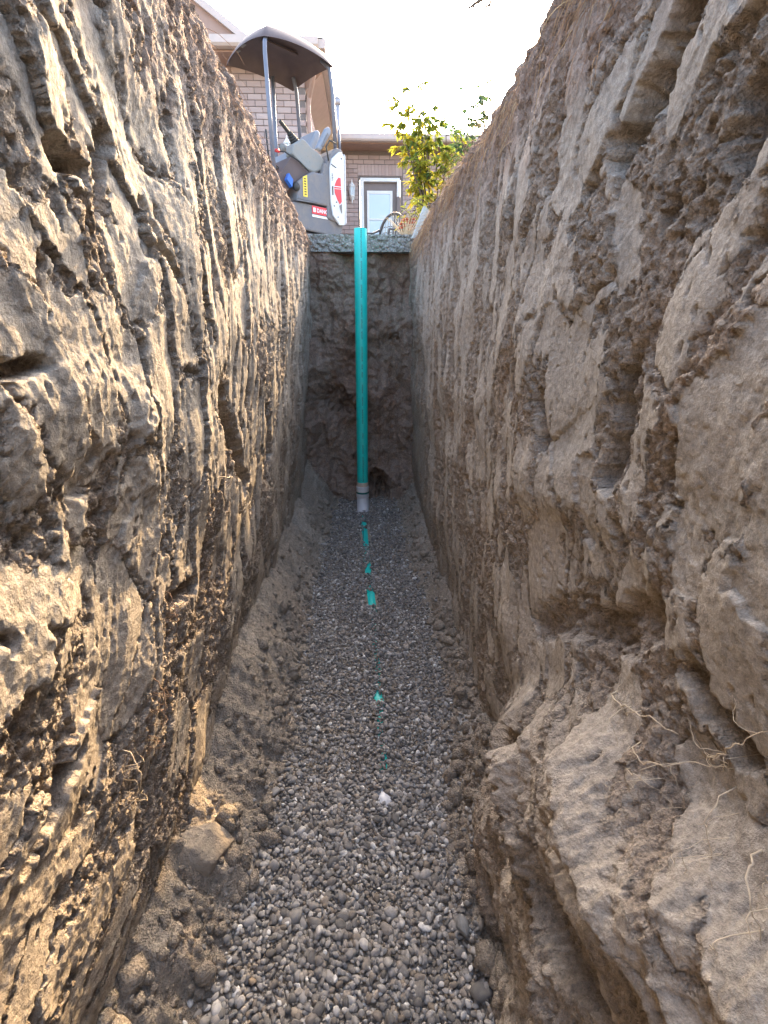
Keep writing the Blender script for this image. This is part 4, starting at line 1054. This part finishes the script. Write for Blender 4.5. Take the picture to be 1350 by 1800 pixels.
b.tube([(-.1, .02, 2.8), (.5, .3, 3.4), (.9, .4, 4.0)], [.03, .018, .005], 6).tube([(-.08, .03, 2.5), (.1, .6, 3.2), (.1, 1.0, 3.8)], [.03, .018, .005], 6)
b.build('branch', M['bark'], tree, True)
acc = [[], [], []]; rr = random.Random(9)
for _ in range(10):
    q = rr.uniform(0, 1); p = Vector((-2.75, -1.07, 1.02)).lerp(Vector((-3.0, -1.11, .88)), q); leaf_mesh(acc, p, Vector((rr.uniform(-1, 1), rr.uniform(-1, 1), -.4)), .022, .009, rr.uniform(.1, .4), rr)
mk('leaves', acc[0], acc[1], M['leaf'], tree, True, {'tone': acc[2]})

# ------------------------------------------------------------------ patio chair, board, planter
M['wicker'] = simple('dark_wicker', (.06, .055, .055), .6, .2, 40)
M['mesh_cloth'] = simple('grey_mesh', (.30, .31, .29), .8, .2, 60)
ch = empty('patio_chair', (.36, 8.5, .0), R(-38)); tag(ch, 'dark oval backed patio chair with grey slats in front of the door', 'chair')
ring_ = [(.23 * math.sin(R(10 * k)), .02 + .10 * (.5 + .5 * math.cos(R(10 * k))), .66 + .27 * math.cos(R(10 * k))) for k in range(37)]
MB().tube(ring_, .022, 8).build('back_frame', M['wicker'], ch, True)
for k in range(-4, 5):
    x = k * .046; hh_ = .27 * math.sqrt(max(0, 1 - (x / .225) ** 2))
    MB().tube([(x, .075 - .04, .66 - hh_), (x, .07, .66), (x, .115, .66 + hh_)], .009, 6).build('slat', M['mesh_cloth'], ch, True)
for z_ in (.52, .60, .68, .76): MB().tube([(-.2, .055 + (z_ - .52) * .2, z_), (.2, .055 + (z_ - .52) * .2, z_)], .006, 6).build('cross_slat', M['wicker'], ch, True)
MB().box(-.24, .24, -.42, .04, .38, .43, .02).build('seat', M['wicker'], ch)
for sx in (-1, 1):
    MB().tube([(sx * .22, .02, .40), (sx * .25, .12, 0)], .018, 8).build('leg', M['wicker'], ch, True)
    MB().tube([(sx * .22, -.38, .40), (sx * .23, -.42, 0)], .018, 8).build('leg', M['wicker'], ch, True)
    MB().tube([(sx * .21, .05, .72), (sx * .26, -.08, .66), (sx * .27, -.38, .62), (sx * .23, -.40, .40)], .016, 8).build('arm', M['wicker'], ch, True)
M['old_wood'] = simple('weathered_wood', (.34, .35, .33), .9, .25, 14, .4)
bd = MB().prism([(0, 0), (.13, 0), (.135, .27), (.01, .30)], lambda u, z, w: (u, w, z), 0, .035).build('weathered_board', M['old_wood'], None, False, .004)
bd.location = (.41, 4.86, -.02); bd.rotation_euler = (R(-8), R(24), R(20)); tag(bd, 'weathered grey board leaning at the far end of the right bank', 'board')
M['planter'] = simple('slate_planter', (.05, .06, .085), .6)
pl = MB().lathe([(0, 0), (.13, 0), (.17, .36), (.19, .36), (.19, .40), (.165, .40), (.15, .34), (0, .34)], n=24).build('planter', M['planter'], None, True)
pl.location = (1.02, 7.6, .45); tag(pl, 'dark slate blue planter half hidden behind the shrub', 'planter')
ps = MB().box(.72, 1.32, 7.3, 7.9, .0, .45, .01).build('planter_stand', M['concrete']); tag(ps, 'low concrete block carrying the dark planter', 'block')
